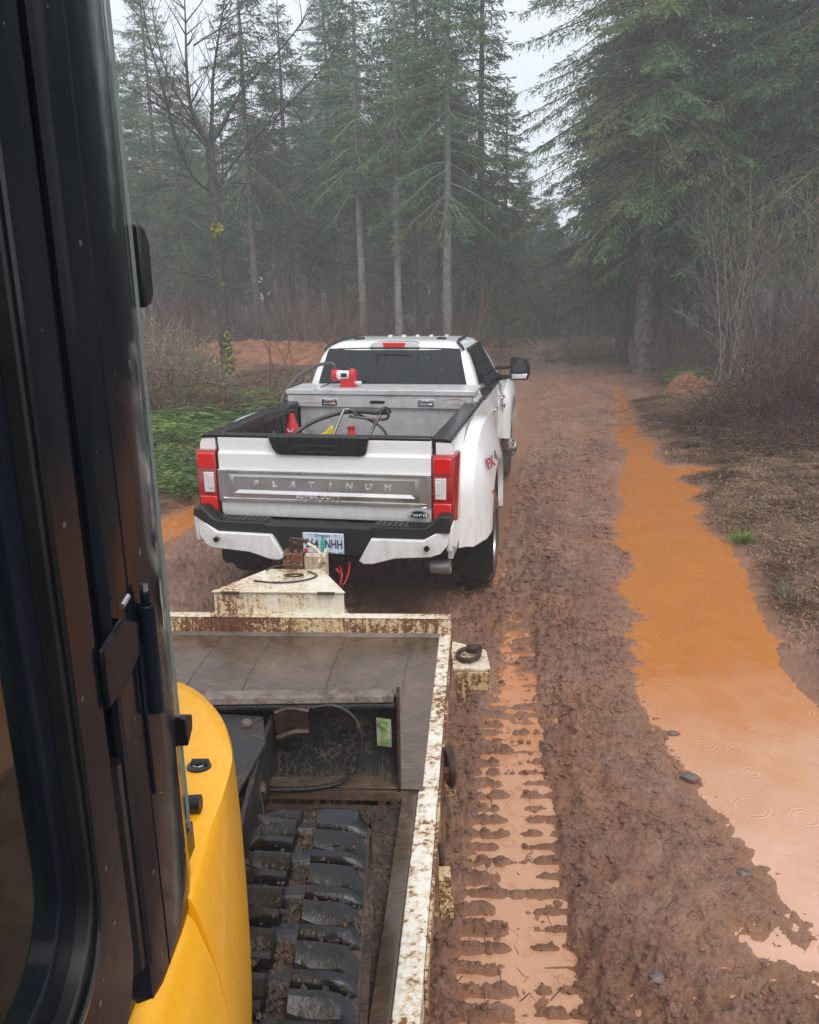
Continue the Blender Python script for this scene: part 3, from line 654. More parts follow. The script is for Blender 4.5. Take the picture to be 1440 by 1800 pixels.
# rear bumper
topz = [(-.985, 1.0), (-.89, .965), (-.84, .905), (-.77, .885), (-.40, .885), (-.26, .86), (.34, .86), (.40, .885), (.80, .885), (.86, .93), (.90, .965), (.985, 1.0)]
b = MB()
b.prism([(-.99, .93), (-.98, .985), (-.90, .985), (-.84, .915), (-.79, .892), (-.41, .892), (-.40, .875), (.40, .875), (.41, .892), (.80, .892), (.85, .915), (.91, .985), (.99, .985), (1.0, .93), (.99, .86), (.90, .86), (.82, .80), (.42, .80), (.34, .66), (-.27, .66), (-.34, .80), (-.80, .80), (-.88, .86)], 'y', -.185, -.02)
b.box(-.33, .40, -.07, .0, .55, .70)
bp = b.build('rear_bumper', M['plastic'], truck, bevel=.008)
# top step pads
for x0, x1 in ((-.80, -.40), (.42, .80)):
    b = MB()
    for k in range(9): b.box(x0 + .02 + k * .042, x0 + .045 + k * .042, -.165, -.035, .890, .8985)
    b.build('step_tread', M['wetblack'], bp)
L = [(-.965, .900), (-.885, .868), (-.842, .842), (-.790, .812), (-.36, .806), (-.262, .628), (-.30, .606), (-.372, .610), (-.537, .662), (-.84, .680), (-.91, .70), (-.965, .77)]
Rr = [(-x + .05 if abs(x) < .6 else -x + .015, z) for x, z in L]
for poly in (L, Rr):
    s_ = 1 if poly[0][0] > 0 else -1
    b = MB(); rings = []
    for yy, q in ((-.03, .0), (-.18, .0), (-.212, .010), (-.218, .022)):
        cxm = sum(p[0] for p in poly) / len(poly); czm = .74
        rings.append([Vector((p[0] + (cxm - p[0]) * q * .9, yy + max(0, abs(p[0]) - .80) * .35, p[1] + (czm - p[1]) * q * 2.2)) for p in poly])
    b.loft(rings)
    # wrapping side wing
    x1 = .955 * s_
    wing = [(-.15, .90), (-.13, .70), (.05, .69), (.28, .78), (.28, .92), (.0, .925)]
    b2 = MB(); a0, a1 = sorted((.955 * s_, 1.005 * s_)); b2.prism(wing, 'x', a0, a1)
    bw = b.build('bumper_end', P_, bp, bevel=.006, smooth=40); b2.build('bumper_wing', P_, bp, bevel=.02, seg=3)
    for q in ((-.80 if s_ < 0 else .828, .752),):
        b = MB(); b.lathe([(-.004, .020), (.012, .022)], (0, 0, 0), 'y', 20); o = b.build('parking_sensor', M['wetblack'], bw); o.location = (q[0], -.224, q[1])
# licence plate
b = MB(); b.box(-.105, .210, -.232, -.218, .683, .842); lp = b.build('license_plate', simple('pale_plate', (0.52, 0.60, 0.70), 0.35, var=.08, vscale=14), truck, bevel=.006)
M['plateink'] = simple('dark_blue_ink', (0.02, 0.025, 0.06), 0.5); M['plategreen'] = simple('green_plate_tree', (0.02, 0.42, 0.30), 0.5)
M['platered'] = simple('red_sticker', (0.6, 0.02, 0.06), 0.5)
PF = lambda x, z: frame((x, -.2335, z), (1, 0, 0), (0, 0, 1))
text_mesh('plate_number', '264', .094, M['plateink'], lp, PF(-.033, .757), extrude=.0015, xs=.72, bold=.0012)
text_mesh('plate_number', 'NHH', .094, M['plateink'], lp, PF(.133, .757), extrude=.0015, xs=.66, bold=.0012)
text_mesh('plate_state', 'Oregon', .034, M['plateink'], lp, PF(.046, .823), extrude=.001, xs=1.1)
b = MB()
for k, (w_, z0, z1) in enumerate(((.011, .797, .815), (.017, .775, .800), (.022, .750, .780), (.024, .722, .755), (.020, .702, .725))):
    b.add([(.049 - w_, -.2348 - k * .0002, z0), (.049 + w_, -.2348 - k * .0002, z0), (.049 + w_ * .3, -.2348 - k * .0002, z1), (.049 - w_ * .3, -.2348 - k * .0002, z1)], [(0, 1, 2, 3)])
b.box(.046, .052, -.2355, -.233, .690, .705); b.build('plate_tree', M['plategreen'], lp)
b = MB(); b.box(-.098, -.068, -.2345, -.233, .688, .718); b.build('plate_sticker', M['platered'], lp)
b = MB(); b.box(.165, .203, -.2345, -.233, .690, .700); b.build('plate_sticker', M['plategreen'], lp)
b = MB()
for x0, hh in ((-.01, .009), (.085, .011), (.115, .007)): b.add([(x0, -.2345, .690), (x0 + .035, -.2345, .690), (x0 + .02, -.2345, .690 + hh)], [(0, 1, 2)])
for x0 in (-.045, .150): b.lathe([(-.2345, .004), (-.233, .005)], (x0, 0, .826), 'y', 8)
b.build('plate_mountains', M['plateink'], lp)
b = MB(); b.prism([(-.02, .655), (.18, .655), (.20, .625), (-.02, .63)], 'y', -.20, -.10); b.build('hitch_socket_trim', M['wetblack'], bp, bevel=.004)
# receiver, exhaust, axle, frame
b = MB(); b.box(-.10, .0, -.25, .15, .47, .57); b.box(-.45, .45, .02, .14, .44, .56); b.build('tow_receiver', M['steelrust'], truck, bevel=.006)
b = MB(); pts = curve_pts([(.62, .75, .55), (.70, .35, .53), (.80, .12, .53), (.90, .05, .53)], 6); b.tube(pts, .042, 14)
b.lathe([(-.02, .055), (.13, .056), (.13, .047), (.0, .045)], (.84, .03, .535), 'x', 22); b.build('exhaust_tip', simple('dull_steel', (.36, .38, .36), .35, .7, dirt=(.15, .1, .08), damt=.4), truck)
b = MB(); b.lathe([(-.8, .05), (-.15, .06), (-.12, .17), (.12, .17), (.15, .06), (.8, .05)], (0, 1.27, .41), 'x', 20)
for s_ in (1, -1): b.box(s_ * .45 - .04, s_ * .45 + .04, .1, 6.2, .60, .72)
b.build('chassis', M['steelrust'], truck)
b = MB(); b.box(-.83, .83, .1, 2.4, .84, .895); b.box(-.9, .9, 2.55, 6.1, .52, .60); b.build('underbody', M['plastic'], truck)
for s_ in (1, -1):
    x0, x1 = sorted((.70 * s_, 1.225 * s_)); b = MB(); b.prism([(x0 + .03, .20), (x1 - .03, .20), (x1, .24), (x1, .66), (x0, .66), (x0, .24)], 'y', .795, .812)
    mf = b.build('mud_flap', M['wetblack'], truck, bevel=.004)
    b = MB(); b.tube([(x0 + .02, .793, .62), (x0 + .02, .793, .245), (x0 + .04, .793, .218), (x1 - .04, .793, .218), (x1 - .02, .793, .245), (x1 - .02, .793, .62)], .004, 6); b.build('flap_edge', M['plastic'], mf)
    b = MB()
    x0, x1 = sorted((.66 * s_, 1.17 * s_)); b.box(x0, x1, .76, .79, .60, 1.1); b.box(x0, x1, .80, 1.78, 1.10, 1.13); b.build('wheel_well', M['plastic'], truck)
# wheels
def wheel(x, y, dual, front, s_):
    w = empty('wheel', (x, y, .405)); w.parent = truck
    b = MB(); Rt = .405
    def tyre(xo):
        b.lathe([(xo - .115, .26), (xo - .122, .31), (xo - .118, .365), (xo - .095, Rt - .008), (xo - .05, Rt), (xo + .05, Rt), (xo + .095, Rt - .008), (xo + .118, .365), (xo + .122, .31), (xo + .115, .26), (xo - .115, .26)], (0, 0, 0), 'x', 48)
        for k in range(44):
            a = 2 * math.pi * k / 44
            for q, (u0, u1) in enumerate(((-.10, -.03), (-.025, .025), (.03, .10))):
                mt = Matrix.Rotation(a + q * .07, 4, 'X'); b.box(xo + u0, xo + u1, -.017, .017, Rt - .006, Rt + .010, mat=mt)
    tyre(0)
    if dual: tyre(-.27 * s_)
    b.build('tyre', M['tire'], w)
    r_ = MB(); o_ = .10 * s_
    if front:
        r_.lathe([(-.10 * s_, .262), (o_, .262), (o_, .245), (.03 * s_, .235), (.06 * s_, .16), (.14 * s_, .12), (.15 * s_, .09), (.20 * s_, .085), (.21 * s_, .06), (.215 * s_, .01)], (0, 0, 0), 'x', 32)
        for k in range(10):
            a = 2 * math.pi * k / 10; r_.lathe([(.10 * s_, .018), (.175 * s_, .017), (.185 * s_, .008)], (0, .115 * math.cos(a), .115 * math.sin(a)), 'x', 8)
    else:
        r_.lathe([(-.10 * s_, .262), (o_, .262), (o_, .248), (.02 * s_, .235), (-.05 * s_, .20), (-.07 * s_, .12), (.04 * s_, .10), (.05 * s_, .06), (.055 * s_, .01)], (0, 0, 0), 'x', 32)
        for k in range(10):
            a = 2 * math.pi * k / 10; r_.lathe([(-.07 * s_, .018), (.0 * s_, .017), (.01 * s_, .008)], (0, .15 * math.cos(a), .15 * math.sin(a)), 'x', 8)
    r_.build('rim', M['wheelmud'], w)
for s_ in (1, -1):
    wheel(1.085 * s_, 1.27, True, False, s_); wheel(.915 * s_, 5.62, False, True, s_)
# cab: horizontal sections
SEC = [(.56, .93, 2.49, 4.85), (.70, .985, 2.485, 4.9), (1.05, .992, 2.485, 4.95), (1.30, .972, 2.49, 4.98), (1.44, .935, 2.50, 4.98), (1.50, .915, 2.505, 4.93), (1.60, .885, 2.53, 4.78), (1.75, .835, 2.575, 4.52), (1.90, .775, 2.64, 4.20), (1.965, .735, 2.68, 4.04), (2.005, .69, 2.73, 3.93), (2.035, .61, 2.84, 3.80), (2.048, .45, 3.0, 3.6)]
def cabp(z):
    for a, b_ in zip(SEC, SEC[1:]):
        if a[0] <= z <= b_[0]:
            t = (z - a[0]) / (b_[0] - a[0]); return [a[i] + (b_[i] - a[i]) * t for i in range(1, 4)]
def ringz(z, hw, y0, y1, r=.10):
    pts = []
    for cx_, cy_, a0 in ((hw - r, y0 + r * .8, -90), (hw - r, y1 - r, 0), (-hw + r, y1 - r, 90), (-hw + r, y0 + r * .8, 180)):
        for k in range(5):
            a = R(a0 + k * 22.5); pts.append(Vector((cx_ + r * math.cos(a), cy_ + r * (.8 if cy_ < 3.6 else 1) * math.sin(a), z)))
    return pts
b = MB(); b.loft([ringz(z, hw, y0, y1, .07 if z < 1.4 else .085) for z, hw, y0, y1 in SEC]); cab = b.build('cab', P_, truck, smooth=38)
# rear window (whole pane, with the sliding centre frame proud of it)
def backp(x, z, off=.006):
    hw, y0, y1 = cabp(z); return Vector((x, y0 - off, z))
def pane(name, corners_fn, nz, nx, mat, par):
    b = MB(); rows = [[corners_fn(i / nx, k / nz) for i in range(nx + 1)] for k in range(nz + 1)]
    b.loft(rows, closed=False, caps=False); return b.build(name, mat, par, smooth=60)
zz = [1.56, 1.60, 1.75, 1.90, 1.965, 1.985]
def rw(u, v):
    z = 1.545 + v * (1.982 - 1.545); w_ = (.800 - .105 * v) * (1 - .0 * v); e = 1.0
    return backp(-w_ + 2 * w_ * u, z - (.012 * (abs(2 * u - 1) ** 4) if v > .97 else 0))
rwin = pane('rear_window', rw, 8, 12, M['tint'], cab)
def fr(z, x0, x1, off=.010): return [backp(x0, z, off), backp(x1, z, off)]
b = MB()
def strip(p, w_): b.tube(p, w_, 6)
strip([backp(-.175, 1.585, .010), backp(-.165, 1.895, .010), backp(-.150, 1.912, .010), backp(.18, 1.912, .010), backp(.195, 1.895, .010), backp(.205, 1.585, .010)], .0045)
strip([backp(-.235, 1.55, .008), backp(-.225, 1.97, .008)], .003); strip([backp(.265, 1.55, .008), backp(.255, 1.97, .008)], .003)
b.build('window_slider_frame', M['rubber'], rwin)
for s_ in (1, -1):      # black ditch mouldings running forward on the roof
    b = MB(); pts = []
    for z, hw, y0, y1 in SEC[9:]: pass
    path = [(.735, 2.665, 1.965), (.705, 2.70, 2.005), (.66, 2.78, 2.034), (.645, 3.0, 2.050), (.64, 3.6, 2.046)]
    b.tube([(x * s_, y, z - .004) for x, y, z in path], .014, 8); b.build('roof_moulding', M['plastic'], cab)
    b = MB(); b.prism([(x * s_, z) for x, z in [(.50, 2.035), (.40, 2.042), (.41, 2.068), (.49, 2.064)]], 'y', 2.98, 3.10); b.build('rack_mount', M['plastic'], cab, bevel=.006)
for x in (-.24, -.08, .08, .24, .42):
    b = MB(); b.prism([(x - .022, 2.045), (x + .022, 2.045), (x + .014, 2.060), (x - .014, 2.060)], 'y', 3.62, 3.72); b.build('cab_clearance_light', M['clear'], cab, bevel=.004)
b = MB(); b.prism([(-.255, 1.985), (.275, 1.985), (.255, 2.028), (.21, 2.040), (-.19, 2.040), (-.235, 2.028)], 'y', 2.66, 2.80); hl = b.build('high_brake_light', M['clear'], cab, bevel=.006)
b = MB(); b.prism([(-.095, 1.988), (.115, 1.988), (.135, 2.034), (-.115, 2.034)], 'y', 2.652, 2.70); b.build('brake_lens', M['red'], hl, bevel=.004)
# side glass, door lines, handles
def sidep(s_, y, z, off=.005):
    hw, y0, y1 = cabp(z); return Vector((s_ * (hw + off), y, z))
for s_ in (1, -1):
    def sg(u, v, ya, yb, yc, yd):
        z = 1.455 + v * (1.945 - 1.455); y0_ = ya + (yb - ya) * v; y1_ = yd + (yc - yd) * v
        return sidep(s_, y0_ + (y1_ - y0_) * u, z, .006)
    pane('side_window', lambda u, v: sg(u, v, 2.70, 2.86, 3.42, 3.50), 10, 6, M['tint'], cab)
    pane('side_window', lambda u, v: sg(u, v, 3.56, 3.48, 3.98, 4.62), 10, 6, M['tint'], cab)
    b = MB()
    b.tube([sidep(s_, 2.66, 1.445, .006), sidep(s_, 4.66, 1.44, .006)], .012, 6)
    b.tube([sidep(s_, 2.66, 1.45, .004), sidep(s_, 2.83, 1.955, .004), sidep(s_, 4.0, 1.955, .004), sidep(s_, 4.68, 1.46, .004)], .010, 6)
    b.tube([sidep(s_, 3.53, 1.45, .008), sidep(s_, 3.45, 1.95, .008)], .022, 6); b.build('window_trim', M['wetblack'], cab)
    b = MB()
    for yy in (2.62, 3.56, 4.66): b.tube([sidep(s_, yy, z_, -.004) for z_ in (.62, 1.05, 1.30, 1.42)], .007, 6)
    b.tube([sidep(s_, 2.6, .62, -.004), sidep(s_, 4.7, .62, -.004)], .007, 6); b.build('door_gap', M['rubber'], cab)
    for yy in (3.40, 4.40):
        b = MB(); b.tube([sidep(s_, yy - .12, 1.255, .012), sidep(s_, yy - .09, 1.255, .034), sidep(s_, yy + .07, 1.25, .034), sidep(s_, yy + .10, 1.25, .012)], [.016, .022, .022, .016], 10); b.build('door_handle', M['chrome'], cab)
# front body
b = MB()
def rg(y, hw, zb, zt, hump=0.03, r=.09):
    return [Vector((x, y, z)) for x, z in [(hw - .02, zb), (hw, zb + .1), (hw, zt - .16), (hw - .03, zt - .05), (hw - .12, zt), (hw - .30, zt + hump * .6), (0, zt + hump), (-hw + .30, zt + hump * .6), (-hw + .12, zt), (-hw + .03, zt - .05), (-hw, zt - .16), (-hw, zb + .1), (-hw + .02, zb)]]
b.loft([rg(4.70, .985, .98, 1.37), rg(5.2, .99, .98, 1.36), rg(5.9, .985, .98, 1.33), rg(6.25, .97, .95, 1.29), rg(6.38, .95, .92, 1.22)]); b.loft([rg(6.12, .975, .6, 1.28), rg(6.36, .955, .6, 1.22)])
b.build('hood', P_, truck, smooth=50)
for s_ in (1, -1):
    FA = [(4.84, .66), (4.86, .95), (4.92, 1.14), (5.08, 1.28), (5.35, 1.34), (5.62, 1.35), (5.95, 1.32), (6.20, 1.1), (6.26, .8)]
    FC = [(5.02, .62), (5.05, .80), (5.12, .94), (5.25, 1.04), (5.42, 1.10), (5.62, 1.12), (5.85, 1.09), (6.05, .93), (6.12, .7)]
    ra, rc = dens(FA), dens(FC)
    rs = [[Vector((.975 * s_, p[0], p[1])) for p in ra], [Vector((1.045 * s_, p[0] * .72 + q[0] * .28, p[1] * .75 + q[1] * .25)) for p, q in zip(ra, rc)], [Vector((1.075 * s_, p[0] * .15 + q[0] * .85, p[1] * .15 + q[1] * .85)) for p, q in zip(ra, rc)], [Vector((1.072 * s_, q[0], q[1])) for q in rc], [Vector((1.02 * s_, q[0] + .01, q[1] - .01)) for q in rc]]
    b = MB(); b.loft(rs, closed=False, caps=False); b.build('front_flare', P_, truck, smooth=60)
    b = MB(); x0, x1 = sorted((.72 * s_, 1.0 * s_)); b.box(x0, x1, 5.12, 6.1, 1.08, 1.10); b.box(x0, x1, 4.90, 4.93, .62, 1.1); b.build('wheel_well', M['plastic'], truck)
    b = MB(); x0, x1 = sorted((.62 * s_, .95 * s_)); b.box(x0, x1, 6.34, 6.42, .92, 1.14); b.build('headlight', M['clear'], truck, bevel=.02)
    b = MB(); x0, x1 = sorted((.98 * s_, 1.10 * s_)); b.box(x0, x1, 2.7, 4.8, .45, .50); b.build('running_board', M['plastic'], truck, bevel=.01)
b = MB(); b.box(-.62, .62, 6.35, 6.43, .84, 1.18)
for k in range(5): b.box(-.6, .6, 6.43, 6.45, .87 + k * .06, .90 + k * .06)
b.build('grille', M['chrome'], truck, bevel=.01)
b = MB(); b.box(-.98, .98, 6.35, 6.60, .50, .76); b.build('front_bumper', M['chrome'], truck, bevel=.05)
b = MB()
wpts = [[Vector((-.80, 4.99, 1.44)), Vector((.80, 4.99, 1.44))], [Vector((-.70, 4.20, 1.92)), Vector((.70, 4.20, 1.92))]]
def ws(u, v):
    z = 1.46 + v * (1.94 - 1.46); hw, y0, y1 = cabp(z); w_ = hw - .07; return Vector((-w_ + 2 * w_ * u, y1 + .006, z))
pane('windshield', ws, 6, 8, M['tint'], cab)
# towing mirrors
for s_ in (1, -1):
    mr = empty('wing_mirror', (0, 0, 0)); mr.parent = truck
    b = MB(); prof = [(1.085, 1.455), (1.30, 1.462), (1.322, 1.50), (1.335, 1.56), (1.325, 1.66), (1.285, 1.725), (1.25, 1.742), (1.11, 1.745), (1.088, 1.72)]
    rings = []
    for yy, q in ((4.46, .0), (4.49, .0), (4.56, .03), (4.62, .18)):
        rings.append([Vector(((x + (1.20 - x) * q) * s_, yy, z + (1.6 - z) * q)) for x, z in prof])
    b.loft(rings); b.build('mirror_shell', M['wetblack'], mr, bevel=.01)
    b = MB(); b.prism([(x * s_, z) for x, z in [(1.105, 1.555), (1.30, 1.555), (1.302, 1.645), (1.27, 1.705), (1.245, 1.722), (1.115, 1.722), (1.105, 1.71)]], 'y', 4.452, 4.462); b.build('mirror_glass', M['gloss'], mr, bevel=.004)
    b = MB(); b.prism([(x * s_, z) for x, z in [(1.108, 1.475), (1.288, 1.480), (1.300, 1.535), (1.105, 1.535)]], 'y', 4.450, 4.462); b.build('spot_mirror', M['chrome'], mr, bevel=.004)
    b = MB(); b.tube([(.90 * s_, 4.55, 1.60), (1.10 * s_, 4.50, 1.615)], [.026, .020], 10); b.tube([(.90 * s_, 4.58, 1.50), (.98 * s_, 4.55, 1.485), (1.10 * s_, 4.52, 1.50)], [.045, .038, .022], 10); b.build('mirror_arm', M['plastic'], mr)
b = MB(); b.tube([(.93, 4.95, 1.36), (.935, 4.93, 1.7), (.945, 4.92, 2.15)], [.005, .0025, .002], 6); b.build('antenna', M['plastic'], truck)

# ------------------------------------------------------------------ things in the bed (placed in the truck's frame, top-level)
TM = Matrix.Translation((TX, TY, 0)) @ Matrix.Rotation(-TYAW, 4, 'Z')
def inbed(o): o.matrix_basis = TM @ o.matrix_basis; return o
M['boxalu'] = simple('scuffed_aluminium', (0.62, 0.62, 0.615), 0.40, 0.45, var=.06, dirt=(0.36, 0.33, 0.31), dscale=5, damt=.45)
tb = empty('truck_toolbox', (0, 0, 0), 0, 'scuffed aluminium crossover toolbox with two paddle latches lying across the bed rails', 'toolbox')
b = MB(); b.prism([(-.815, 1.18), (.805, 1.18), (.805, 1.45), (.955, 1.525), (.915, 1.555), (-.915, 1.555), (-.955, 1.525), (-.815, 1.45)], 'y', 1.985, 2.44)
b.prism([(-.935, 1.462), (.888, 1.452), (.905, 1.575), (-.930, 1.580)], 'y', 1.955, 1.995); b.build('box_body', M['boxalu'], tb, bevel=.005)
b = MB(); b.prism([(-.945, 1.583), (.928, 1.580), (.940, 1.618), (.925, 1.632), (-.925, 1.632), (-.94, 1.62)], 'y', 1.940, 2.455); b.build('lid', M['boxalu'], tb, bevel=.006)
b = MB(); b.box(-.65, -.62, 1.9395, 2.455, 1.6325, 1.634); b.build('lid_stripe', M['chrome'], tb)
for x in (-.50, .46):
    lt = MB(); lt.box(x - .078, x + .078, 1.943, 1.956, 1.478, 1.548); lo = lt.build('latch', M['chrome'], tb, bevel=.012, seg=3)
    lt = MB(); lt.box(x - .062, x + .062, 1.936, 1.944, 1.488, 1.502); lt.box(x - .05, x + .03, 1.930, 1.944, 1.514, 1.538); lt.box(x + .038, x + .056, 1.936, 1.944, 1.516, 1.536); lt.build('paddle', M['alu'], lo, bevel=.004)
b = MB(); b.box(-.09, .055, 1.946, 1.956, 1.500, 1.528); o = b.build('name_plate', M['gloss'], tb, bevel=.006)
M['scratch'] = simple('faded_red_marks', (0.42, 0.10, 0.09), 0.6)
b = MB()
for (x0, z0, x1, z1) in ((-.86, 1.535, -.76, 1.548), (-.76, 1.548, -.66, 1.530), (.62, 1.535, .76, 1.552), (.74, 1.552, .84, 1.53), (-.76, 1.50, -.60, 1.495), (.70, 1.50, .83, 1.49), (.05, 1.565, .12, 1.56), (.66, 1.54, .70, 1.545)):
    b.tube([(x0, 1.9545, z0), ((x0 + x1) / 2, 1.9545, (z0 + z1) / 2 + .004), (x1, 1.9545, z1)], .0028, 4)
b.build('red_scuffs', M['scratch'], tb)
b = MB(); b.box(.929, .9325, 2.02, 2.09, 1.594, 1.622); b.prism([(2.0, 1.47), (2.14, 1.48), (2.14, 1.54), (2.0, 1.53)], 'x', .915, .918); b.build('side_sticker', M['scratch'], tb)
inbed(tb)
fp = empty('fuel_transfer_pump', (0, 0, 0), 0, 'small red and silver transfer pump standing on the toolbox lid, left of centre', 'pump')
M['pumpred'] = simple('red_pump_paint', (0.55, 0.012, 0.02), 0.3)
b = MB(); b.lathe([(-.12, .045), (-.125, .062), (-.075, .064), (-.07, .05)], (-.405, 2.2, 1.745), 'x', 20); b.lathe([(.055, .05), (.06, .066), (.105, .064), (.12, .04)], (-.405, 2.2, 1.745), 'x', 20)
b.box(-.44, -.30, 2.14, 2.26, 1.634, 1.70); b.lathe([(1.64, .05), (1.66, .05)], (-.33, 2.2, 0), 'z', 16); b.build('pump_housing', M['pumpred'], fp, bevel=.006)
b = MB(); b.lathe([(-.075, .050), (.058, .050)], (-.405, 2.2, 1.745), 'x', 24); b.lathe([(.09, .018), (.17, .020)], (-.405, 2.2, 1.67), 'x', 12); b.build('motor_barrel', simple('silver_barrel', (.7, .7, .72), .3, .3, var=.1, vscale=30), fp)
b = MB(); b.tube([(-.42, 2.2, 1.80), (-.40, 2.2, 1.835), (-.36, 2.2, 1.80)], .012, 8); b.box(-.43, -.37, 2.15, 2.152, 1.73, 1.77); b.build('pump_handle', M['plastic'], fp)
inbed(fp)
b = MB(); b.tube(curve_pts([(-.51, 2.2, 1.79), (-.515, 2.2, 1.845), (-.58, 2.2, 1.862), (-.70, 2.15, 1.835), (-.85, 2.08, 1.745), (-.965, 2.0, 1.60), (-.985, 1.93, 1.50), (-.955, 1.86, 1.44), (-.90, 1.60, 1.40), (-.86, 1.30, 1.36), (-.80, 1.2, 1.2), (-.78, 1.1, .98)], 8), .017, 10)
o = b.build('fuel_hose', simple('grey_hose', (.075, .075, .07), .5), None); inbed(tag(o, 'grey fuel hose looping from the red pump over the left bed rail', 'hose'))
b = MB(); b.tube(curve_pts([(-.66, .55, 1.02), (-.60, .65, 1.25), (-.42, .85, 1.44), (-.2, 1.0, 1.53), (.0, 1.05, 1.555), (.2, 1.05, 1.545), (.3, 1.02, 1.56), (.28, .95, 1.60), (.24, .92, 1.56)], 10), .019, 10)
b.tube(curve_pts([(-.62, .5, 1.02), (-.5, .55, 1.28), (-.36, .6, 1.40), (-.22, .55, 1.38), (-.10, .45, 1.20)], 8), .017, 8)
o = b.build('air_hose', simple('black_hose', (.02, .02, .02), .45), None); inbed(tag(o, 'thick black hose coiled up in the middle of the truck bed', 'hose'))
b = MB()
b.tube(curve_pts([(-.20, .70, 1.20), (-.09, .92, 1.55), (-.06, .95, 1.585), (-.02, .97, 1.575), (.02, 1.0, 1.53)], 8), .013, 10)
b.tube(curve_pts([(-.05, .98, 1.575), (.06, 1.1, 1.50), (.22, 1.15, 1.38), (.28, 1.15, 1.20)], 8), .012, 10)
b.tube(curve_pts([(.08, .70, 1.20), (.24, .92, 1.54), (.27, .95, 1.58), (.30, .97, 1.57), (.29, .99, 1.51), (.20, 1.0, 1.495)], 8), .013, 10)
b.tube([(.20, 1.0, 1.495), (-.05, 1.0, 1.52)], .012, 8)
o = b.build('folding_frame', simple('worn_steel_tube', (.16, .15, .14), .3, .7, dirt=(.1, .04, .03)), None); inbed(tag(o, 'bent steel tube frame sticking up out of the truck bed', 'steel frame'))
b = MB(); b.lathe([(.96, .075), (1.30, .075), (1.36, .06), (1.44, .030), (1.50, .022)], (0, 0, 0), 'z', 20); o = b.build('cylinder', M['pumpred'], None)
fe = empty('fire_extinguisher', (-.66, 1.28, 0), 0, 'red cylinder standing in the left front of the truck bed under the toolbox', 'fire extinguisher'); o.parent = fe
b = MB(); b.torus((0, -.077, 1.36), .022, .005, (0, 1, .1), 14, 6, a0=.5, a1=4.2); b.build('white_mark', M['decalwhite'], fe); b = MB(); b.box(-.02, .05, -.015, .015, 1.50, 1.53); b.build('lever', M['plastic'], fe, bevel=.004); inbed(fe)
b = MB(); b.prism([(-.30, 1.37), (-.24, 1.395), (-.185, 1.455), (-.165, 1.40), (-.19, 1.33), (-.29, 1.31)], 'y', .90, .95); yt = empty('yellow_tool', (0, 0, 0), 0, 'yellow hand tool poking up behind the tailgate handle', 'tool'); b.build('tool_case', simple('yellow_plastic', (.75, .60, .02), .4), yt, bevel=.01)
b = MB(); b.tube([(-.23, .92, 1.34), (-.24, .94, 1.06)], .02, 8); b.build('tool_grip', M['plastic'], yt); inbed(yt)
rc = empty('red_can', (.06, .95, 0), 0, 'small red bottle standing in the truck bed behind the tailgate', 'bottle')
b = MB(); b.lathe([(.955, .055), (1.34, .055), (1.38, .032), (1.42, .030), (1.435, .026), (1.44, .01)], (-.08, 0, 0), 'z', 16); b.build('bottle_body', M['pumpred'], rc); b = MB(); b.lathe([(1.415, .033), (1.442, .033)], (-.08, 0, 0), 'z', 12); b.build('bottle_cap', M['decalred'], rc); inbed(rc)
b = MB(); b.prism([(.36, 1.33), (.62, 1.37), (.64, 1.41), (.50, 1.385)], 'y', .72, .735); b.prism([(.36, 1.33), (.62, 1.37), (.62, 1.0), (.36, 1.0)], 'y', .735, .745); o = b.build('sheet_metal', M['alu'], None, bevel=.002); inbed(tag(o, 'grey bent metal sheet leaning in the right of the truck bed', 'metal sheet'))
b = MB()
b.box(-.60, .55, .30, 1.9, .951, 1.05); b.box(.1, .7, .35, 1.0, 1.05, 1.24); b.box(-.5, -.1, 1.1, 1.8, 1.05, 1.22); b.box(.62, .78, 1.1, 1.9, 1.16, 1.30); o = b.build('dark_crates', M['plastic'], None, bevel=.02); inbed(tag(o, 'dark plastic crates lying low on the truck bed floor', 'crates'))
# ------------------------------------------------------------------ trailer (world frame)
DZ = 0.60
trl = empty('equipment_trailer', (-.80, 1.6, 0), 0, 'rusty cream-painted equipment trailer with a wet black steel deck, hitched behind the white pickup', 'trailer')
def tp(o): o.parent = trl; o.matrix_parent_inverse = trl.matrix_basis.inverted(); return o
trl_inv = Matrix.Translation((.80, -1.6, 0))
def tbuild(b, name, mat, par=None, **kw):
    b.v = [tuple(trl_inv @ Vector(v)) for v in b.v]; return b.build(name, mat, par or trl, **kw)
# trailer heads slightly right of the camera axis: x shifts with y
def SX(y): return 0.030 * (y - 1.8)
TS = Matrix(((1, .085, 0, -.085 * 1.8), (-.06, 1, 0, 0), (0, 0, 1, 0), (0, 0, 0, 1)))
def tpt(v): return tuple(TS @ Vector(v))
def tb_(b): b.v = [tpt(v) for v in b.v]; return b
XR = 0.005                                   # outer face of the right rail at y=1.8
XL = -1.78
FY = 4.455                                    # inner face of the front wall
# subdivided deck plate with gentle waves
def deckplate(x0, x1, y0, y1, z, nx, ny, amp):
    xs, ys = np.meshgrid(np.linspace(x0, x1, nx), np.linspace(y0, y1, ny)); z_ = z + amp * fbm(xs.ravel(), ys.ravel(), .35, 4, 301)
    b = MB(); n = nx
    vs = [(a, c_, d) for a, c_, d in zip(xs.ravel(), ys.ravel(), z_)]
    fs = [(j * n + i, j * n + i + 1, (j + 1) * n + i + 1, (j + 1) * n + i) for j in range(ny - 1) for i in range(n - 1)]
    b.add(vs, fs); return b
b = deckplate(XL + .03, XR - .055, 2.93, FY, DZ, 60, 50, .004)
for x in (-1.35, -1.05, -.62, -.22):           # weld beads / seams
    b.tube([(x, 3.15, DZ + .002), (x + .01, 3.6, DZ + .003), (x - .004, 4.0, DZ + .002), (x + .008, 4.4, DZ + .002)], .0035, 5)
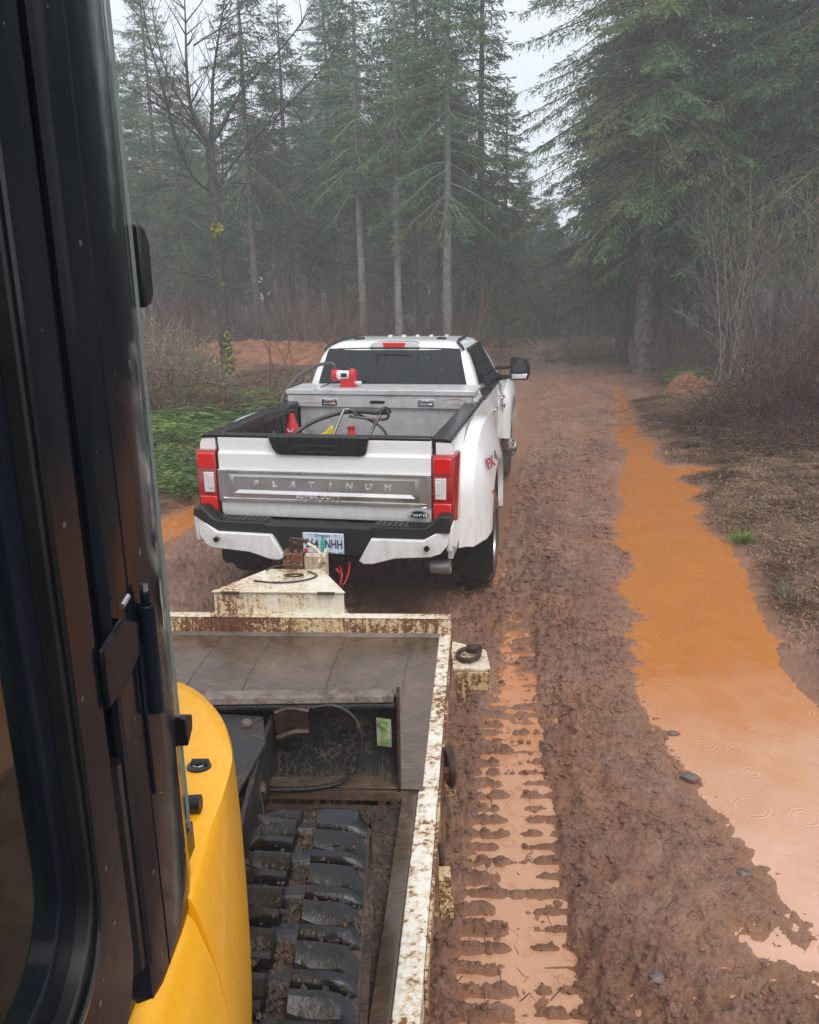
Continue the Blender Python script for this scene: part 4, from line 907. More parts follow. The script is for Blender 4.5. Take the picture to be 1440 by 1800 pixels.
b.box(XL, XR, 2.92, FY, DZ - .05, DZ - .012)
tbuild(tb_(b), 'front_deck', M['deck'], smooth=60)
b = deckplate(XL + .06, XR - .03, -1.2, 2.915, DZ - .07, 70, 140, .010); b.box(XL, XR - .01, -1.2, 2.91, DZ - .13, DZ - .09)
tbuild(tb_(b), 'tilt_deck', wetmachine('muddy_deck', (.018, .014, .012), (.05, .036, .028), .3, mud=(.075, .045, .032), amt=.7), smooth=60)
# clods of mud scattered on the rear deck by the track
b = MB(); rr = random.Random(4)
for k in range(420):
    x = rr.uniform(-.20, -.125); y = rr.uniform(1.2, 2.85); r_ = rr.uniform(.004, .014)
    n = 6; rings = []
    for t in (0, .5, 1): rings.append([Vector((x + r_ * (1 - t * .6) * math.cos(a * 6.283 / n) * rr.uniform(.7, 1.3), y + r_ * (1 - t * .6) * math.sin(a * 6.283 / n) * rr.uniform(.7, 1.3), DZ - .072 + t * r_ * .9)) for a in range(n)])
    b.loft(rings)
tag(tb_(b).build('mud_clods', M['trackmud'], smooth=0), 'crumbs of dark mud lying on the trailer deck beside the crawler track', 'mud', kind='stuff')
# right rail front part : outer channel, its top speckled cream
b = MB(); b.prism([(XR - .066, DZ + .004), (XR - .002, DZ + .010), (XR, DZ + .004), (XR, DZ - .115), (XR - .066, DZ - .115)], 'y', 2.95, FY + .10); tbuild(tb_(b), 'side_rail', M['rustyedge'], bevel=.004)
b = MB(); b.prism([(XR + .002, DZ - .01), (XR + .012, DZ - .01), (XR + .012, DZ - .13), (XR + .002, DZ - .13)], 'y', 2.0, FY + .10); tbuild(tb_(b), 'rail_outer_strip', M['rustyheavy'])
# dark bare strip and worn cream rail of the rear part
b = MB(); b.prism([(XR - .148, DZ - .03), (XR - .095, DZ - .012), (XR - .083, DZ - .012), (XR - .083, DZ - .09), (XR - .148, DZ - .09)], 'y', -1.2, 2.93); tbuild(tb_(b), 'bare_rail_strip', M['deck'], bevel=.003)
b = MB(); b.prism([(XR - .082, DZ - .008), (XR - .012, DZ - .002), (XR, DZ - .006), (XR, DZ - .15), (XR - .082, DZ - .15)], 'y', -1.2, 2.945); tbuild(tb_(b), 'side_rail', M['rustyedge'], bevel=.004)
b = MB(); b.prism([(XL, DZ + .0), (XL + .06, DZ + .0), (XL + .06, DZ - .15), (XL, DZ - .15)], 'y', -1.2, FY + .1); tbuild(tb_(b), 'side_rail', M['rustyedge'], bevel=.004)
# front wall
b = MB(); b.prism([(FY, DZ - .06), (FY, DZ + .098), (FY + .004, DZ + .108), (FY + .055, DZ + .108), (FY + .062, DZ + .10), (FY + .062, DZ - .12)], 'x', XL, XR + .002); tbuild(tb_(b), 'front_wall', M['rustyheavy'], bevel=.003)
b = MB(); b.box(XL, XR, FY - .004, FY + .064, DZ + .109, DZ + .114); tbuild(tb_(b), 'wall_top_lip', M['rusty'], bevel=.002)
b = MB(); b.prism([(FY - .022, DZ - .0), (FY - .002, DZ + .0), (FY - .002, DZ + .018)], 'x', XL + .06, XR - .06); tbuild(tb_(b), 'wall_fillet', M['deck'])
b = MB(); b.box(XR - .075, XR + .003, FY - .004, FY - .001, DZ - .04, DZ + .104); tbuild(tb_(b), 'wall_end_plate', M['rusty'])
# tongue: storage box with trapezoid lid
b = MB()
bx = [(-1.18, 4.60), (-.395, 4.555), (-.57, 4.93), (-.905, 4.95)]
b.prism(bx, 'z', DZ - .02, .842); box_ = tbuild(b, 'tongue_box', M['rusty'], bevel=.004)
b = MB(); lid = [(-1.19, 4.585), (-.387, 4.54), (-.562, 4.94), (-.913, 4.96)]; b.prism(lid, 'z', .843, .853); b.v = [(x, y, z + .008 * math.sin((y - 4.5) * 4)) for x, y, z in b.v]; tbuild(b, 'box_lid', M['rusty'], box_, bevel=.003)
b = MB()
for x in (-1.07, -.50): b.tube([(x - .05, 4.575 - .06 * (x + 1.07), .848), (x + .05, 4.57 - .06 * (x + 1.07), .848)], .010, 8)
tbuild(b, 'lid_hinge', M['steelrust'], box_)
b = MB(); b.prism([(-1.30, 4.53), (-.28, 4.53), (-.55, 5.45), (-.85, 5.45)], 'z', .42, .56); b.box(-.80, -.65, 5.35, 5.84, .45, .56); tbuild(b, 'tongue', M['rustyheavy'], bevel=.004)
# jack post and coupler
def jsh(b): b.v = [(x + .04, y - .24, z + .045) for x, y, z in b.v]; return b
jk = MB(); jk.prism([(-.855, 5.22), (-.735, 5.22), (-.735, 5.34), (-.855, 5.34)], 'z', .45, .905); jk.box(-.88, -.71, 5.235, 5.30, .70, .72); jack = tbuild(jsh(jk), 'jack_post', rusty('mossy_rusted_post', (.55, .50, .36), amt=1.0, streak=False, big=9), bevel=.006)
jk = MB(); jk.box(-.73, -.60, 5.30, 5.38, .50, .86); jk.box(-.605, -.585, 5.25, 5.42, .52, .88)
for k in range(4): jk.lathe([(5.245, .012), (5.25, .014)], (-.615, 0, .58 + k * .07), 'y', 8)
tbuild(jsh(jk), 'coupler_bracket', M['rusty'], bevel=.004)
jk = MB(); jk.box(-.815, -.79, 5.25, 5.30, .905, .985); jk.box(-.765, -.74, 5.25, 5.30, .905, .985); jk.tube([(-.82, 5.27, .975), (-.73, 5.27, .945)], .020, 10); jk.tube([(-.80, 5.26, .90), (-.80, 5.26, 1.0), (-.73, 5.26, .99), (-.69, 5.27, .955)], .012, 8); tbuild(jsh(jk), 'jack_gear', M['steelrust'], jack, bevel=.003)
jk = MB(); jk.tube([(-.70, 5.26, .965), (-.655, 5.26, .935), (-.61, 5.24, .885), (-.635, 5.22, .82), (-.67, 5.2, .74)], [.009, .013, .008, .011, .008], 8); tbuild(jsh(jk), 'crank_handle', M['rusty'], jack)
jk = MB(); jk.torus((-.76, 5.03, .83), .055, .006, (0, .2, 1), 20, 6); jk.tube(curve_pts([(-.95, 5.12, .83), (-.90, 5.14, .85), (-.82, 5.16, .85), (-.76, 5.16, .83)], 6), .006, 6); tbuild(jsh(jk), 'lid_ring', M['steelrust'], box_)
jk = MB(); jk.tube(curve_pts([(-.88, 5.3, .62), (-.93, 5.25, .72), (-.87, 5.22, .86), (-.80, 5.22, .90)], 6), .005, 6)
jk.tube(curve_pts([(-.69, 5.12, .825), (-.62, 5.04, .822), (-.70, 4.96, .820), (-.85, 4.93, .820), (-1.0, 4.97, .820)], 6), .005, 6); tbuild(jsh(jk), 'breakaway_wire', M['rubber'], trl)
jk = MB()
jk.tube(curve_pts([(-.52, 5.75, .60), (-.50, 5.6, .62), (-.49, 5.52, .60), (-.50, 5.45, .56)], 6), .005, 8); jk.tube(curve_pts([(-.45, 5.75, .63), (-.44, 5.6, .64), (-.45, 5.5, .60), (-.48, 5.43, .56)], 6), .005, 8); jk.tube([(-.54, 5.66, .61), (-.51, 5.6, .60)], .007, 8); tbuild(jk, 'red_cable', M['pumpred'], trl)
jk = MB()
cp = curve_pts([(-.48, 5.44, .57), (-.46, 5.3, .50), (-.42, 5.15, .44), (-.50, 5.0, .47)], 4)
for k, p in enumerate(cp[:-1]): jk.torus(p, .014, .0035, (1, 0, 0) if k % 2 else (0, .5, 1), 8, 5)
tbuild(jk, 'safety_chain', M['steelrust'], trl)
# lashing bracket with D-ring at the right front corner
bk = MB(); bk.prism([(.225, 4.42), (.405, 4.30), (.425, 4.27), (.425, 4.04), (.225, 4.06)], 'z', .575, .590); bk = tbuild(bk, 'lashing_plate', M['rusty'], bevel=.003)
b = MB(); b.box(.245, .30, 4.03, 4.045, .40, .574); b.box(.30, .42, 4.03, 4.05, .47, .574); tbuild(b, 'bracket_web', M['rustyweb'], bk, bevel=.002)
b = MB(); b.torus((.315, 4.17, .617), .060, .014, (-.1, -.12, 1), 26, 8); b.tube([(.315, 4.235, .625), (.385, 4.20, .632)], .027, 12); tbuild(b, 'd_ring', M['steelrust'], bk)
for yy, big in ((3.18, 1), (2.60, 0), (1.72, 0)):
    x = XR + .085 * (yy - 1.8) + .012; b = MB()
    if big: b.torus((x + .025, yy, DZ - .05), .075, .016, (1, .15, 0), 24, 8); b.box(x, x + .03, yy + .04, yy + .07, DZ - .09, DZ - .0)
    else: b.torus((x + .012, yy, DZ - .055), .034, .010, (1, .1, 0), 18, 8, a0=-.4, a1=3.6)
    ob = tbuild(b, 'lashing_ring', M['steelrust'], trl)
    b = MB(); b.box(x, x + .045, yy - .12 if not big else yy - .02, yy - .045 if not big else yy + .02, DZ - .155, DZ - .065); b.box(x, x + .05, yy - .19 if not big else yy - .05, yy - .12 if not big else yy - .03, DZ - .17, DZ - .12); tbuild(b, 'stake_pocket', M['rustyweb'], ob, bevel=.003)
# running gear under the deck
for x in (-1.62, -.12):
    for yy in (.55, 1.25):
        w = empty('trailer_wheel', (x + .80, yy - 1.6, .20)); w.parent = trl
        b = MB(); b.lathe([(-.08, .11), (-.09, .16), (-.06, .20), (.06, .20), (.09, .16), (.08, .11)], (0, 0, 0), 'x', 28); b.build('tyre', M['tire'], w)
        b = MB(); b.lathe([(-.07, .11), (.06, .11), (.04, .05), (.05, .01)], (0, 0, 0), 'x', 20); b.build('rim', M['wheelmud'], w)
b = MB(); b.box(-1.6, -.1, .5, .6, .18, .26); b.box(-1.6, -.1, 1.2, 1.3, .18, .26)
for x in (-1.5, -.25): b.box(x, x + .1, -1.2, 4.4, .36, .46)
tbuild(b, 'trailer_frame', M['rustyheavy'])
# ------------------------------------------------------------------ mini excavator (world frame, empties at its centre on the deck)
EXC = Vector((-.80, 1.10, DZ - .07))
exc = empty('mini_excavator', EXC, 0, 'yellow mini excavator with a black cab and rubber tracks parked on the trailer deck', 'excavator')
def xb(b, name, mat, par=None, **kw):
    b.v = [tuple(Vector(v) - EXC) for v in b.v]; return b.build(name, mat, par or exc, **kw)
# rubber track : stadium belt with staggered lugs
def belt(s_, name):
    xo = -.80 + .66 * s_; xi = xo - .36 * s_                       # outer and inner edge
    rI = .205; zc = DZ - .065 + rI + .015; yF, yB = 2.16, .15; ztop = zc + rI
    def P(t):                                                      # arc-length position -> (y, z, ny, nz)
        L1 = yF - yB; La = math.pi * rI; tot = 2 * (L1 + La); t = t % tot
        if t < L1: return (yB + t, zc + rI - .012 * math.sin(math.pi * t / L1), 0, 1)
        t -= L1
        if t < La: a = t / rI; return (yF + rI * math.sin(a), zc + rI * math.cos(a), math.sin(a), math.cos(a))
        t -= La
        if t < L1: return (yF - t, zc - rI, 0, -1)
        t -= L1; a = t / rI; return (yB - rI * math.sin(a), zc - rI * math.cos(a), -math.sin(a), -math.cos(a))
    TOT = 2 * (yF - yB + math.pi * rI); b = MB(); N = 220; rings = []
    xm = [xo, xo - .02 * s_, xo - .16 * s_, xo - .20 * s_, xi + .02 * s_, xi]
    hh = [-.018, 0, .002, -.006, 0, -.018]
    for k in range(N):
        y, z, ny, nz = P(TOT * k / N)
        rings.append([Vector((x, y + ny * h_, z + nz * h_)) for x, h_ in zip(xm, hh)] + [Vector((x, y - ny * .03, z - nz * .03)) for x in reversed(xm)])
    rings.append(rings[0]); b.loft(rings, caps=False)
    bo = xb(b, name, M['trackmud'], smooth=50)
    NL = int(round(TOT / .145)); pitch = TOT / NL; b = MB(); rl = random.Random(3)
    for k in range(NL):
        for col in (0, 1):
            t0 = k * pitch + (.5 * pitch if col else 0)
            if col == 0: xa, xb_ = xo - .002 * s_, xo - .168 * s_; sk = .026
            else: xa, xb_ = xi + .004 * s_, xi + .145 * s_; sk = .026
            ln = pitch * (.87 if col == 0 else .78) * rl.uniform(.96, 1.04)
            # each lug: base outline and raised top, with a notch chamfer at the outer front corner
            prof_t = [0, .03, .12, .28, .50, .74, .90, .97, 1.0]; prof_h = [.000, .020, .036, .040, .030, .046, .048, .030, .000]
            rows = []
            xs_ = [xa, xa + (xb_ - xa) * .20, xa + (xb_ - xa) * .42, xa + (xb_ - xa) * .70, xa + (xb_ - xa) * .95, xb_]
            xh = [.20, .92, 1.0, 1.0, 1.0, .15]
            for tt, ph in zip(prof_t, prof_h):
                row = []
                for j, (x, hx) in enumerate(zip(xs_, xh)):
                    tpos = t0 + tt * ln + sk * (j / 5.0 - .5) * (1 if col == 0 else -1) + (.010 * (j == 0) * (1 - 2 * tt))
                    h_ = ph * hx
                    if 2 <= j <= 3 and .4 < tt < .6: h_ *= .62          # worn dip
                    h_ += rl.uniform(-.0022, .0022)
                    y, z, ny, nz = P(tpos); row.append(Vector((x, y + ny * h_, z + nz * h_)))
                rows.append(row)
            b.loft(rows, closed=False, caps=False)
        # low bridging bar between the columns
        t1 = k * pitch + .02
        rows = []
        for tt, h_ in ((0, .0), (.012, .014), (.05, .014), (.062, .0)):
            rows.append([Vector((x, P(t1 + tt)[0] + P(t1 + tt)[2] * h_, P(t1 + tt)[1] + P(t1 + tt)[3] * h_)) for x in (xo - .15 * s_, xo - .18 * s_, xo - .215 * s_, xo - .24 * s_)])
        b.loft(rows, closed=False, caps=False)
    xb(b, 'tread_lugs', M['track'], bo, smooth=38)
    b = MB(); rl = random.Random(9)                                   # clods jammed between the lugs
    for k in range(2600 if s_ > 0 else 120):
        x = xo - (.20 + rl.gauss(0, .028)) * s_ if k % 3 else xo - rl.uniform(.01, .35) * s_
        t = rl.uniform(0, yF - yB + .3); y, z, ny, nz = P(t); r_ = rl.uniform(.003, .010); hq = .004 if k % 3 else rl.choice([.004, .03]); z += nz * hq ; y += ny * hq
        rings = []
        for tt in (0, .55, 1): rings.append([Vector((x + r_ * (1 - tt * .6) * math.cos(a * 1.2566) * rl.uniform(.6, 1.3), y + r_ * (1 - tt * .6) * math.sin(a * 1.2566) * rl.uniform(.6, 1.3) + ny * tt * r_, z + tt * r_ * .9)) for a in range(5)])
        b.loft(rings)
    xb(b, 'packed_mud', M['trackmud'], bo, smooth=0)
    if s_ > 0:
        b = MB()
        for k in range(30):
            x = rl.uniform(xo - .22, xo - .005); y = rl.gauss(1.80, .022); h_ = rl.uniform(.0, .02); a = rl.gauss(.3, .9); L_ = rl.uniform(.01, .045)
            z = ztop + .004 + h_; b.tube([(x, y, z), (x + .5 * L_ * math.cos(a), y + .5 * L_ * math.sin(a), z + .006), (x + L_ * math.cos(a), y + L_ * math.sin(a), z - .002)], .0006, 3)
        xb(b, 'caught_grass', simple('straw', (.24, .19, .08), .7), bo)
    b = MB()
    for yy in (yF, yB): b.lathe([(-.05, .05), (-.06, rI - .04), (.06, rI - .04), (.05, .05)], (xo - .17 * s_, yy, zc), 'x', 28)
    for k in range(4): b.lathe([(-.05, .07), (.05, .07)], (xo - .17 * s_, yB + .4 + k * .4, zc - rI + .09), 'x', 18)
    xb(b, 'rollers', M['blade'], bo)
    b = MB(); x0, x1 = sorted((xo - .06 * s_, xi + .04 * s_)); b.box(x0, x1, yB + .1, yF - .1, zc - .09, zc + .10); xb(b, 'track_frame', M['blade'], bo, bevel=.02)
belt(1, 'rubber_track'); belt(-1, 'rubber_track')
b = MB(); b.box(-1.15, -.46, .75, 1.75, .78, .95); b.lathe([(.94, .36), (1.06, .36), (1.06, .30), (1.12, .30)], (-.80, 1.15, 0), 'z', 32); xb(b, 'undercarriage', M['blade'], bevel=.02)
# dozer blade, seen from behind
bl = MB()
YB = 3.06
# curved mouldboard
def arc(y0, z0, z1, sag): return [(y0 + sag * math.sin(math.pi * t / 8), z0 + (z1 - z0) * t / 8) for t in range(9)]
fr_ = arc(YB - .02, .56, .975, .05); bk_ = [(y - .014, z) for y, z in reversed(fr_)]
bl.prism(fr_ + bk_, 'x', -1.545, -.062); blade = xb(bl, 'dozer_blade', M['blade'], bevel=.003)
b = MB(); b.prism([(YB - .055, .955), (YB + .0, .960), (YB + .02, .985), (YB - .045, .985)], 'x', -1.545, -.075); xb(b, 'blade_top_edge', M['bladeedge'], blade, bevel=.006)
b = MB(); b.tube([(-1.54, YB - .03, .935), (-.07, YB - .03, .935)], .020, 10); b.box(-1.54, -.066, YB - .11, YB - .02, .580, .596); xb(b, 'blade_stiffener', M['blade'], blade, bevel=.003)
for x in (-.066, -1.55):
    b = MB(); b.prism([(YB - .13, .535), (YB + .03, .54), (YB + .055, .75), (YB + .03, .985), (YB - .01, 1.005), (YB - .06, .99), (YB - .07, .80), (YB - .12, .66)], 'x', x, x + .014); xb(b, 'blade_end_plate', M['steelrust'], blade, bevel=.004)
b = MB(); b.add([(-.148, YB - .046 + .0, .895), (-.088, YB - .046, .885), (-.088, YB - .026, .745), (-.148, YB - .026, .755)], [(0, 1, 2, 3)]); b.v = [(x, y - .015 , z) for x, y, z in b.v]
M['sticker'] = simple('dirty_label', (.42, .42, .26), .5, dirt=(.1, .07, .05), damt=.5, dscale=30)
stk = xb(b, 'warning_label', M['sticker'], blade, smooth=0)
M['labelgreen'] = simple('green_print', (.10, .36, .06), .5)
b = MB(); b.torus((-.118, YB - .0635, .868), .014, .0032, (0, 1, 0), 16, 5); b.torus((-.114, YB - .061, .832), .009, .0030, (0, 1, 0), 12, 5, a0=0, a1=4.5); b.tube([(-.118, YB - .062, .853), (-.110, YB - .062, .842)], .0035, 5)
for k in range(3): b.tube([(-.126 + k * .009, YB - .058, .795), (-.126 + k * .009, YB - .056, .768)], .0026, 5)
b.tube([(-.130, YB - .057, .785), (-.103, YB - .057, .784)], .0024, 5); xb(b, 'label_marks', M['labelgreen'], stk)
# blade lift arms, cylinder bracket, loop bar
b = MB(); b.prism([(YB - .03, .90), (YB - .25, .93), (YB - .62, .90), (YB - 1.0, .84), (YB - 1.0, .76), (YB - .6, .72), (YB - .1, .70), (YB - .03, .72)], 'x', -.585, -.565)
b.prism([(YB - .03, .90), (YB - .25, .93), (YB - .62, .90), (YB - 1.0, .84), (YB - 1.0, .76), (YB - .6, .72), (YB - .1, .70), (YB - .03, .72)], 'x', -1.03, -1.01)
b.prism([(-1.05, YB - .03), (-.60, YB - .10), (-.555, YB - .30), (-.62, YB - .75), (-1.0, YB - .8)], 'z', .915, .930); xb(b, 'blade_arm', M['blade'], bevel=.004)
b = MB(); b.lathe([(.930, .024), (.944, .022), (.950, .012)], (-.655, YB - .16, 0), 'z', 6); b.lathe([(-.58, .02), (-.55, .02)], (0, YB - .40, .80), 'x', 6); xb(b, 'arm_bolt', M['bladeedge'])
b = MB(); a_ = [(-.56, YB - .07, .925), (-.50, YB - .06, .94), (-.42, YB - .065, .93)]; c_ = [(p[0], p[1] - .05, p[2] - .085) for p in a_]
b.tube(curve_pts(a_, 5), .012, 6); b.tube(curve_pts([(-.55, YB - .10, .83), (-.48, YB - .09, .85), (-.42, YB - .09, .85)], 5), .014, 6); b.box(-.56, -.425, YB - .075, YB - .065, .84, .93); xb(b, 'blade_bracket', M['steelrust'], blade)
b = MB(); lp_ = [(-.42, YB - .045, .935), (-.32, YB - .05, .945), (-.25, YB - .055, .905), (-.215, YB - .065, .83), (-.225, YB - .08, .72), (-.28, YB - .10, .635), (-.40, YB - .11, .605), (-.60, YB - .11, .600)]
b.tube(curve_pts(lp_, 6), .009, 6); xb(b, 'curved_rib', M['blade'], blade)
b = MB(); rl = random.Random(12)
for k in range(190):
    x = rl.uniform(-.60, -.09); z = .60 + abs(rl.gauss(0, .04)); a = rl.gauss(1.3, .7); L_ = rl.uniform(.01, .05)
    b.tube([(x, YB - .055 - rl.uniform(0, .05), z), (x + .5 * L_ * math.cos(a), YB - .07, z + .5 * L_ * math.sin(a)), (x + L_ * math.cos(a), YB - .065, z + L_ * math.sin(a) * .8)], .0005, 3)
xb(b, 'caught_grass', simple('dull_straw', (.16, .12, .07), .8), blade)
b = MB(); b.tube(curve_pts([(-.57, YB - .42, .80), (-.545, YB - .50, .72), (-.56, YB - .60, .66), (-.60, YB - .7, .63)], 6), .007, 6); xb(b, 'hydraulic_hose', M['rubber'])

# upper body : plan outlines at several heights, joined into one shell
TOP = [(-.606, 1.958), (-.544, 1.90), (-.469, 1.79), (-.422, 1.683), (-.396, 1.588), (-.381, 1.442), (-.377, 1.302), (-.374, 1.182)]
MID = [(-.700, 2.30), (-.610, 2.20), (-.535, 2.07), (-.478, 1.93), (-.428, 1.76), (-.372, 1.52), (-.340, 1.33), (-.318, 1.16)]
def lerp(A, B, t): return [(a[0] + (b_[0] - a[0]) * t, a[1] + (b_[1] - a[1]) * t) for a, b_ in zip(A, B)]
def outline(pts):
    p = [(q.x, q.y) for q in curve_pts([(x, y, 0) for x, y in pts], 5)]
    yl = p[0][1]
    return [(-1.28, yl - .35), (-1.16, yl - .12), (-1.0, yl + .0), (-.86, yl + .035), (-.76, yl + .03)] + p
def shell(levels, yend, shift):
    rings = []
    for z, t, dz in levels:
        P2 = outline(lerp(TOP, MID, t)); last = P2[-1]
        ring = [Vector((x, y, z + dz)) for x, y in P2] + [Vector((last[0] + shift, yend, z + dz)), Vector((-1.28, yend, z + dz))]
        rings.append(ring)
    return rings
levels = [(.98, .62, 0), (1.05, .80, 0), (1.18, .93, 0), (1.32, .88, 0), (1.43, .62, 0), (1.52, .34, 0), (1.575, .10, 0), (1.598, -.06, 0), (1.606, -.22, 0)]
b = MB(); b.loft(shell(levels, 1.155, 0)); hood = xb(b, 'engine_cover', M['yellow'], smooth=50)
# raised lip just under the shoulder highlight
b = MB()
# side body below the cab door : shoulder at z 1.6, falls away to the right
def side(y, sh=0): return [(-1.28, .98), (-.46, .98), (-.338 + sh, 1.02), (-.318 + sh, 1.18), (-.318 + sh, 1.33), (-.338 + sh, 1.47), (-.366 + sh, 1.565), (-.386 + sh, 1.592), (-.415 + sh, 1.602), (-.47 + sh, 1.606), (-1.28, 1.606)]
b = MB(); b.loft([[Vector((x, y, z + dz_)) for x, z in side(y, s2)] for y, s2, dz_ in ((-.4, .0, 0), (.4, .0, 0), (.8, .0, 0), (1.0, -.0, 0), (1.10, -.001, 0), (1.143, -.004, 0), (1.148, -.016, -.008))]); sb = xb(b, 'side_cover', M['yellow'], smooth=50)
# badge, grab stud and hose end on the cover
b = MB(); b.lathe([(0, .030), (.006, .028), (.008, .020)], (0, 0, 0), 'z', 28); o = b.build('round_badge', M['gloss'], hood); p = onz(350, 1348, 1.606); o.location = (p.x - EXC.x, p.y - EXC.y, 1.604 - EXC.z); o.scale = (.9, .8, 1)
b = MB(); b.torus((0, 0, .0085), .014, .0016, (0, 0, 1), 18, 5); b.box(-.012, .012, -.003, .003, .007, .010); b.build('badge_mark', M['alu'], o)
b = MB(); p = onz(338, 1432, 1.60); b.tube([(p.x - .05, p.y, 1.620), (p.x + .018, p.y + .003, 1.622)], .018, 14); b.lathe([(1.602, .008), (1.612, .008)], (p.x - .01, p.y - .015, 0), 'z', 8); xb(b, 'latch_knob', M['rubber'], hood)
b = MB(); b.tube([(p.x - .04, p.y + .16, 1.612), (p.x - .005, p.y + .16, 1.612)], .010, 10); xb(b, 'bolt_head', M['rubber'], hood)
b = MB(); q0 = at(430, 1300, 1.52); 
# cab : side plane near x=-0.38, rear corner post at y=1.25
CX = -.38
def yz(u, v):                                         # where a photo direction meets the cab's side plane
    r = ray(u, v); t = CX / r.x; return (r.y * t, r.z * t + EYE)
zb, zt = 1.61, 3.25
b = MB()                                              # rear corner post, broad and slightly rounded
pl = [(CX - .020, .95), (CX - .004, .965), (CX, 1.0), (CX + .001, 1.10), (CX - .002, 1.17), (CX - .010, 1.21), (CX - .028, 1.245), (CX - .06, 1.265), (CX - .12, 1.27), (CX - .12, .95)]
def postring(z, q):
    cyy = 1.1; cxx = CX - .06
    return [Vector((x + (cxx - x) * q, y + (cyy - y) * q, z)) for x, y in pl]
b.loft([postring(1.58, .0), postring(1.66, 0), postring(zt, 0)]); post = xb(b, 'cab_corner_post', M['cabpaint'], smooth=40)
b = MB(); b.box(CX - .07, CX - .03, .90, .952, 1.61, zt); xb(b, 'door_gap_recess', M['rubber'], post)
b = MB(); b.tube([(CX - .006, .958, 1.66), (CX - .006, .958, zt)], .010, 8); xb(b, 'rain_channel', M['cabpaint'], post)
b = MB(); b.tube([(CX - .001, 1.035, 1.585), (CX - .001, 1.035, zt)], .003, 6); xb(b, 'post_seam', M['cabpaint'], post)
# rear window glass with slightly bowed edge standing off the post
b = MB(); gp = [(CX - .018, 1.262), (CX - .045, 1.284), (CX - .10, 1.296), (-1.15, 1.31), (-1.15, 1.303), (CX - .10, 1.289), (CX - .048, 1.277), (CX - .022, 1.257)]
gl = NT('rear_glass'); gl.set(Base_Color=(.55, .62, .60), Roughness=.06, Transmission_Weight=.75, IOR=1.45)
b.prism(gp, 'z', 1.66, zt, caps=True); xb(b, 'rear_glass', gl.m, exc, smooth=60)
b = MB(); b.prism([(1.262, 2.56), (1.29, 2.565), (1.306, 2.58), (1.308, 2.655), (1.29, 2.675), (1.262, 2.68)], 'x', CX - .03, CX - .008); xb(b, 'window_catch', M['rubber'], exc, bevel=.004)
b = MB(); b.prism([(1.25, 1.83), (1.285, 1.845), (1.29, 1.87), (1.25, 1.885)], 'x', CX - .03, CX - .005); xb(b, 'lower_catch', M['rubber'], exc, bevel=.003)
# door : frame loop, seal, glass
def rrect(y0, y1, z0, z1, r, n=7):
    pts = []
    for cy_, cz_, a0 in ((y1 - r, z0 + r, -90), (y1 - r, z1 - r, 0), (y0 + r, z1 - r, 90), (y0 + r, z0 + r, 180)):
        for k in range(n + 1):
            a = R(a0 + 90 * k / n); pts.append((cy_ + r * math.cos(a), cz_ + r * math.sin(a)))
    return pts
def loopband(name, outer, inner, x0, x1, mat, par, bevel=.003, slope=0):
    b = MB(); A = [Vector((x0, y, z)) for y, z in outer]; B = [Vector((x1, y, z)) for y, z in outer]; C_ = [Vector((x1, y, z)) for y, z in inner]; D = [Vector((x0, y, z)) for y, z in inner]
    b.loft([A, B, C_, D, A], caps=False); return xb(b, name, mat, par, bevel=bevel, smooth=40)
door = loopband('door_frame', rrect(-.5, .905, 1.645, zt, .10), rrect(-.44, .815, 1.80, zt - .06, .12), CX - .05, CX + .002, M['cabpaint'], exc)
loopband('door_seal', rrect(-.445, .820, 1.795, zt - .055, .12), rrect(-.43, .797, 1.83, zt - .075, .11), CX - .04, CX + .008, M['rubber'], door)
loopband('inner_trim', rrect(-.43, .798, 1.828, zt - .075, .11), rrect(-.40, .760, 1.875, zt - .12, .09), CX - .045, CX - .010, M['cabpaint'], door)
b = MB(); b.prism([(y, z) for y, z in rrect(-.405, .764, 1.87, zt - .115, .09)], 'x', CX - .030, CX - .025); dg_ = xb(b, 'door_glass', M['cabglass'], door, smooth=0)
b = MB(); b.tube(curve_pts([(CX + .010, .806, zt - .2), (CX + .010, .808, 2.2), (CX + .010, .806, 1.95), (CX + .011, .790, 1.87), (CX + .012, .745, 1.825), (CX + .012, .66, 1.812), (CX + .012, .4, 1.810)], 6), .0045, 6); xb(b, 'seal_bead', M['gloss'], door)
def up(b): b.v = [(v[0], v[1], v[2] + .12) for v in b.v]; return b
# hinge bracket and strut
b = MB(); b.prism([(.905, 2.05), (.98, 2.06), (1.035, 2.035), (1.04, 1.99), (.99, 1.975), (.905, 1.97)], 'x', CX + .001, CX + .010); hg = xb(up(b), 'door_hinge', M['cabpaint'], door, bevel=.004)
b = MB(); b.tube([(CX + .012, 1.065, 1.88), (CX + .012, 1.065, 2.045)], .012, 14); b.tube([(CX + .012, 1.065, 2.045), (CX + .012, 1.065, 2.065)], .007, 10); xb(up(b), 'hinge_pin', M['cabpaint'], hg, bevel=.002)
b = MB(); b.tube([(CX + .012, 1.065, 2.06), (CX + .012, 1.065, 2.075)], .005, 8); xb(up(b), 'hinge_bolt', M['alu'], hg); b = MB(); b.tube([(CX + .012, .975, 2.078), (CX + .012, 1.0, 2.082)], .004, 8); xb(up(b), 'hinge_bolt', M['alu'], hg)
b = MB(); b.prism([(1.04, 1.99), (1.09, 1.99), (1.10, 1.78), (1.07, 1.74), (1.04, 1.76)], 'x', CX + .0, CX + .006); xb(up(b), 'hinge_strap', M['cabpaint'], hg, bevel=.003)
b = MB(); b.tube([(CX - .012, .93, 1.68), (CX - .012, .93, 2.0)], .016, 10); xb(b, 'hinge_tube', M['rubber'], door)
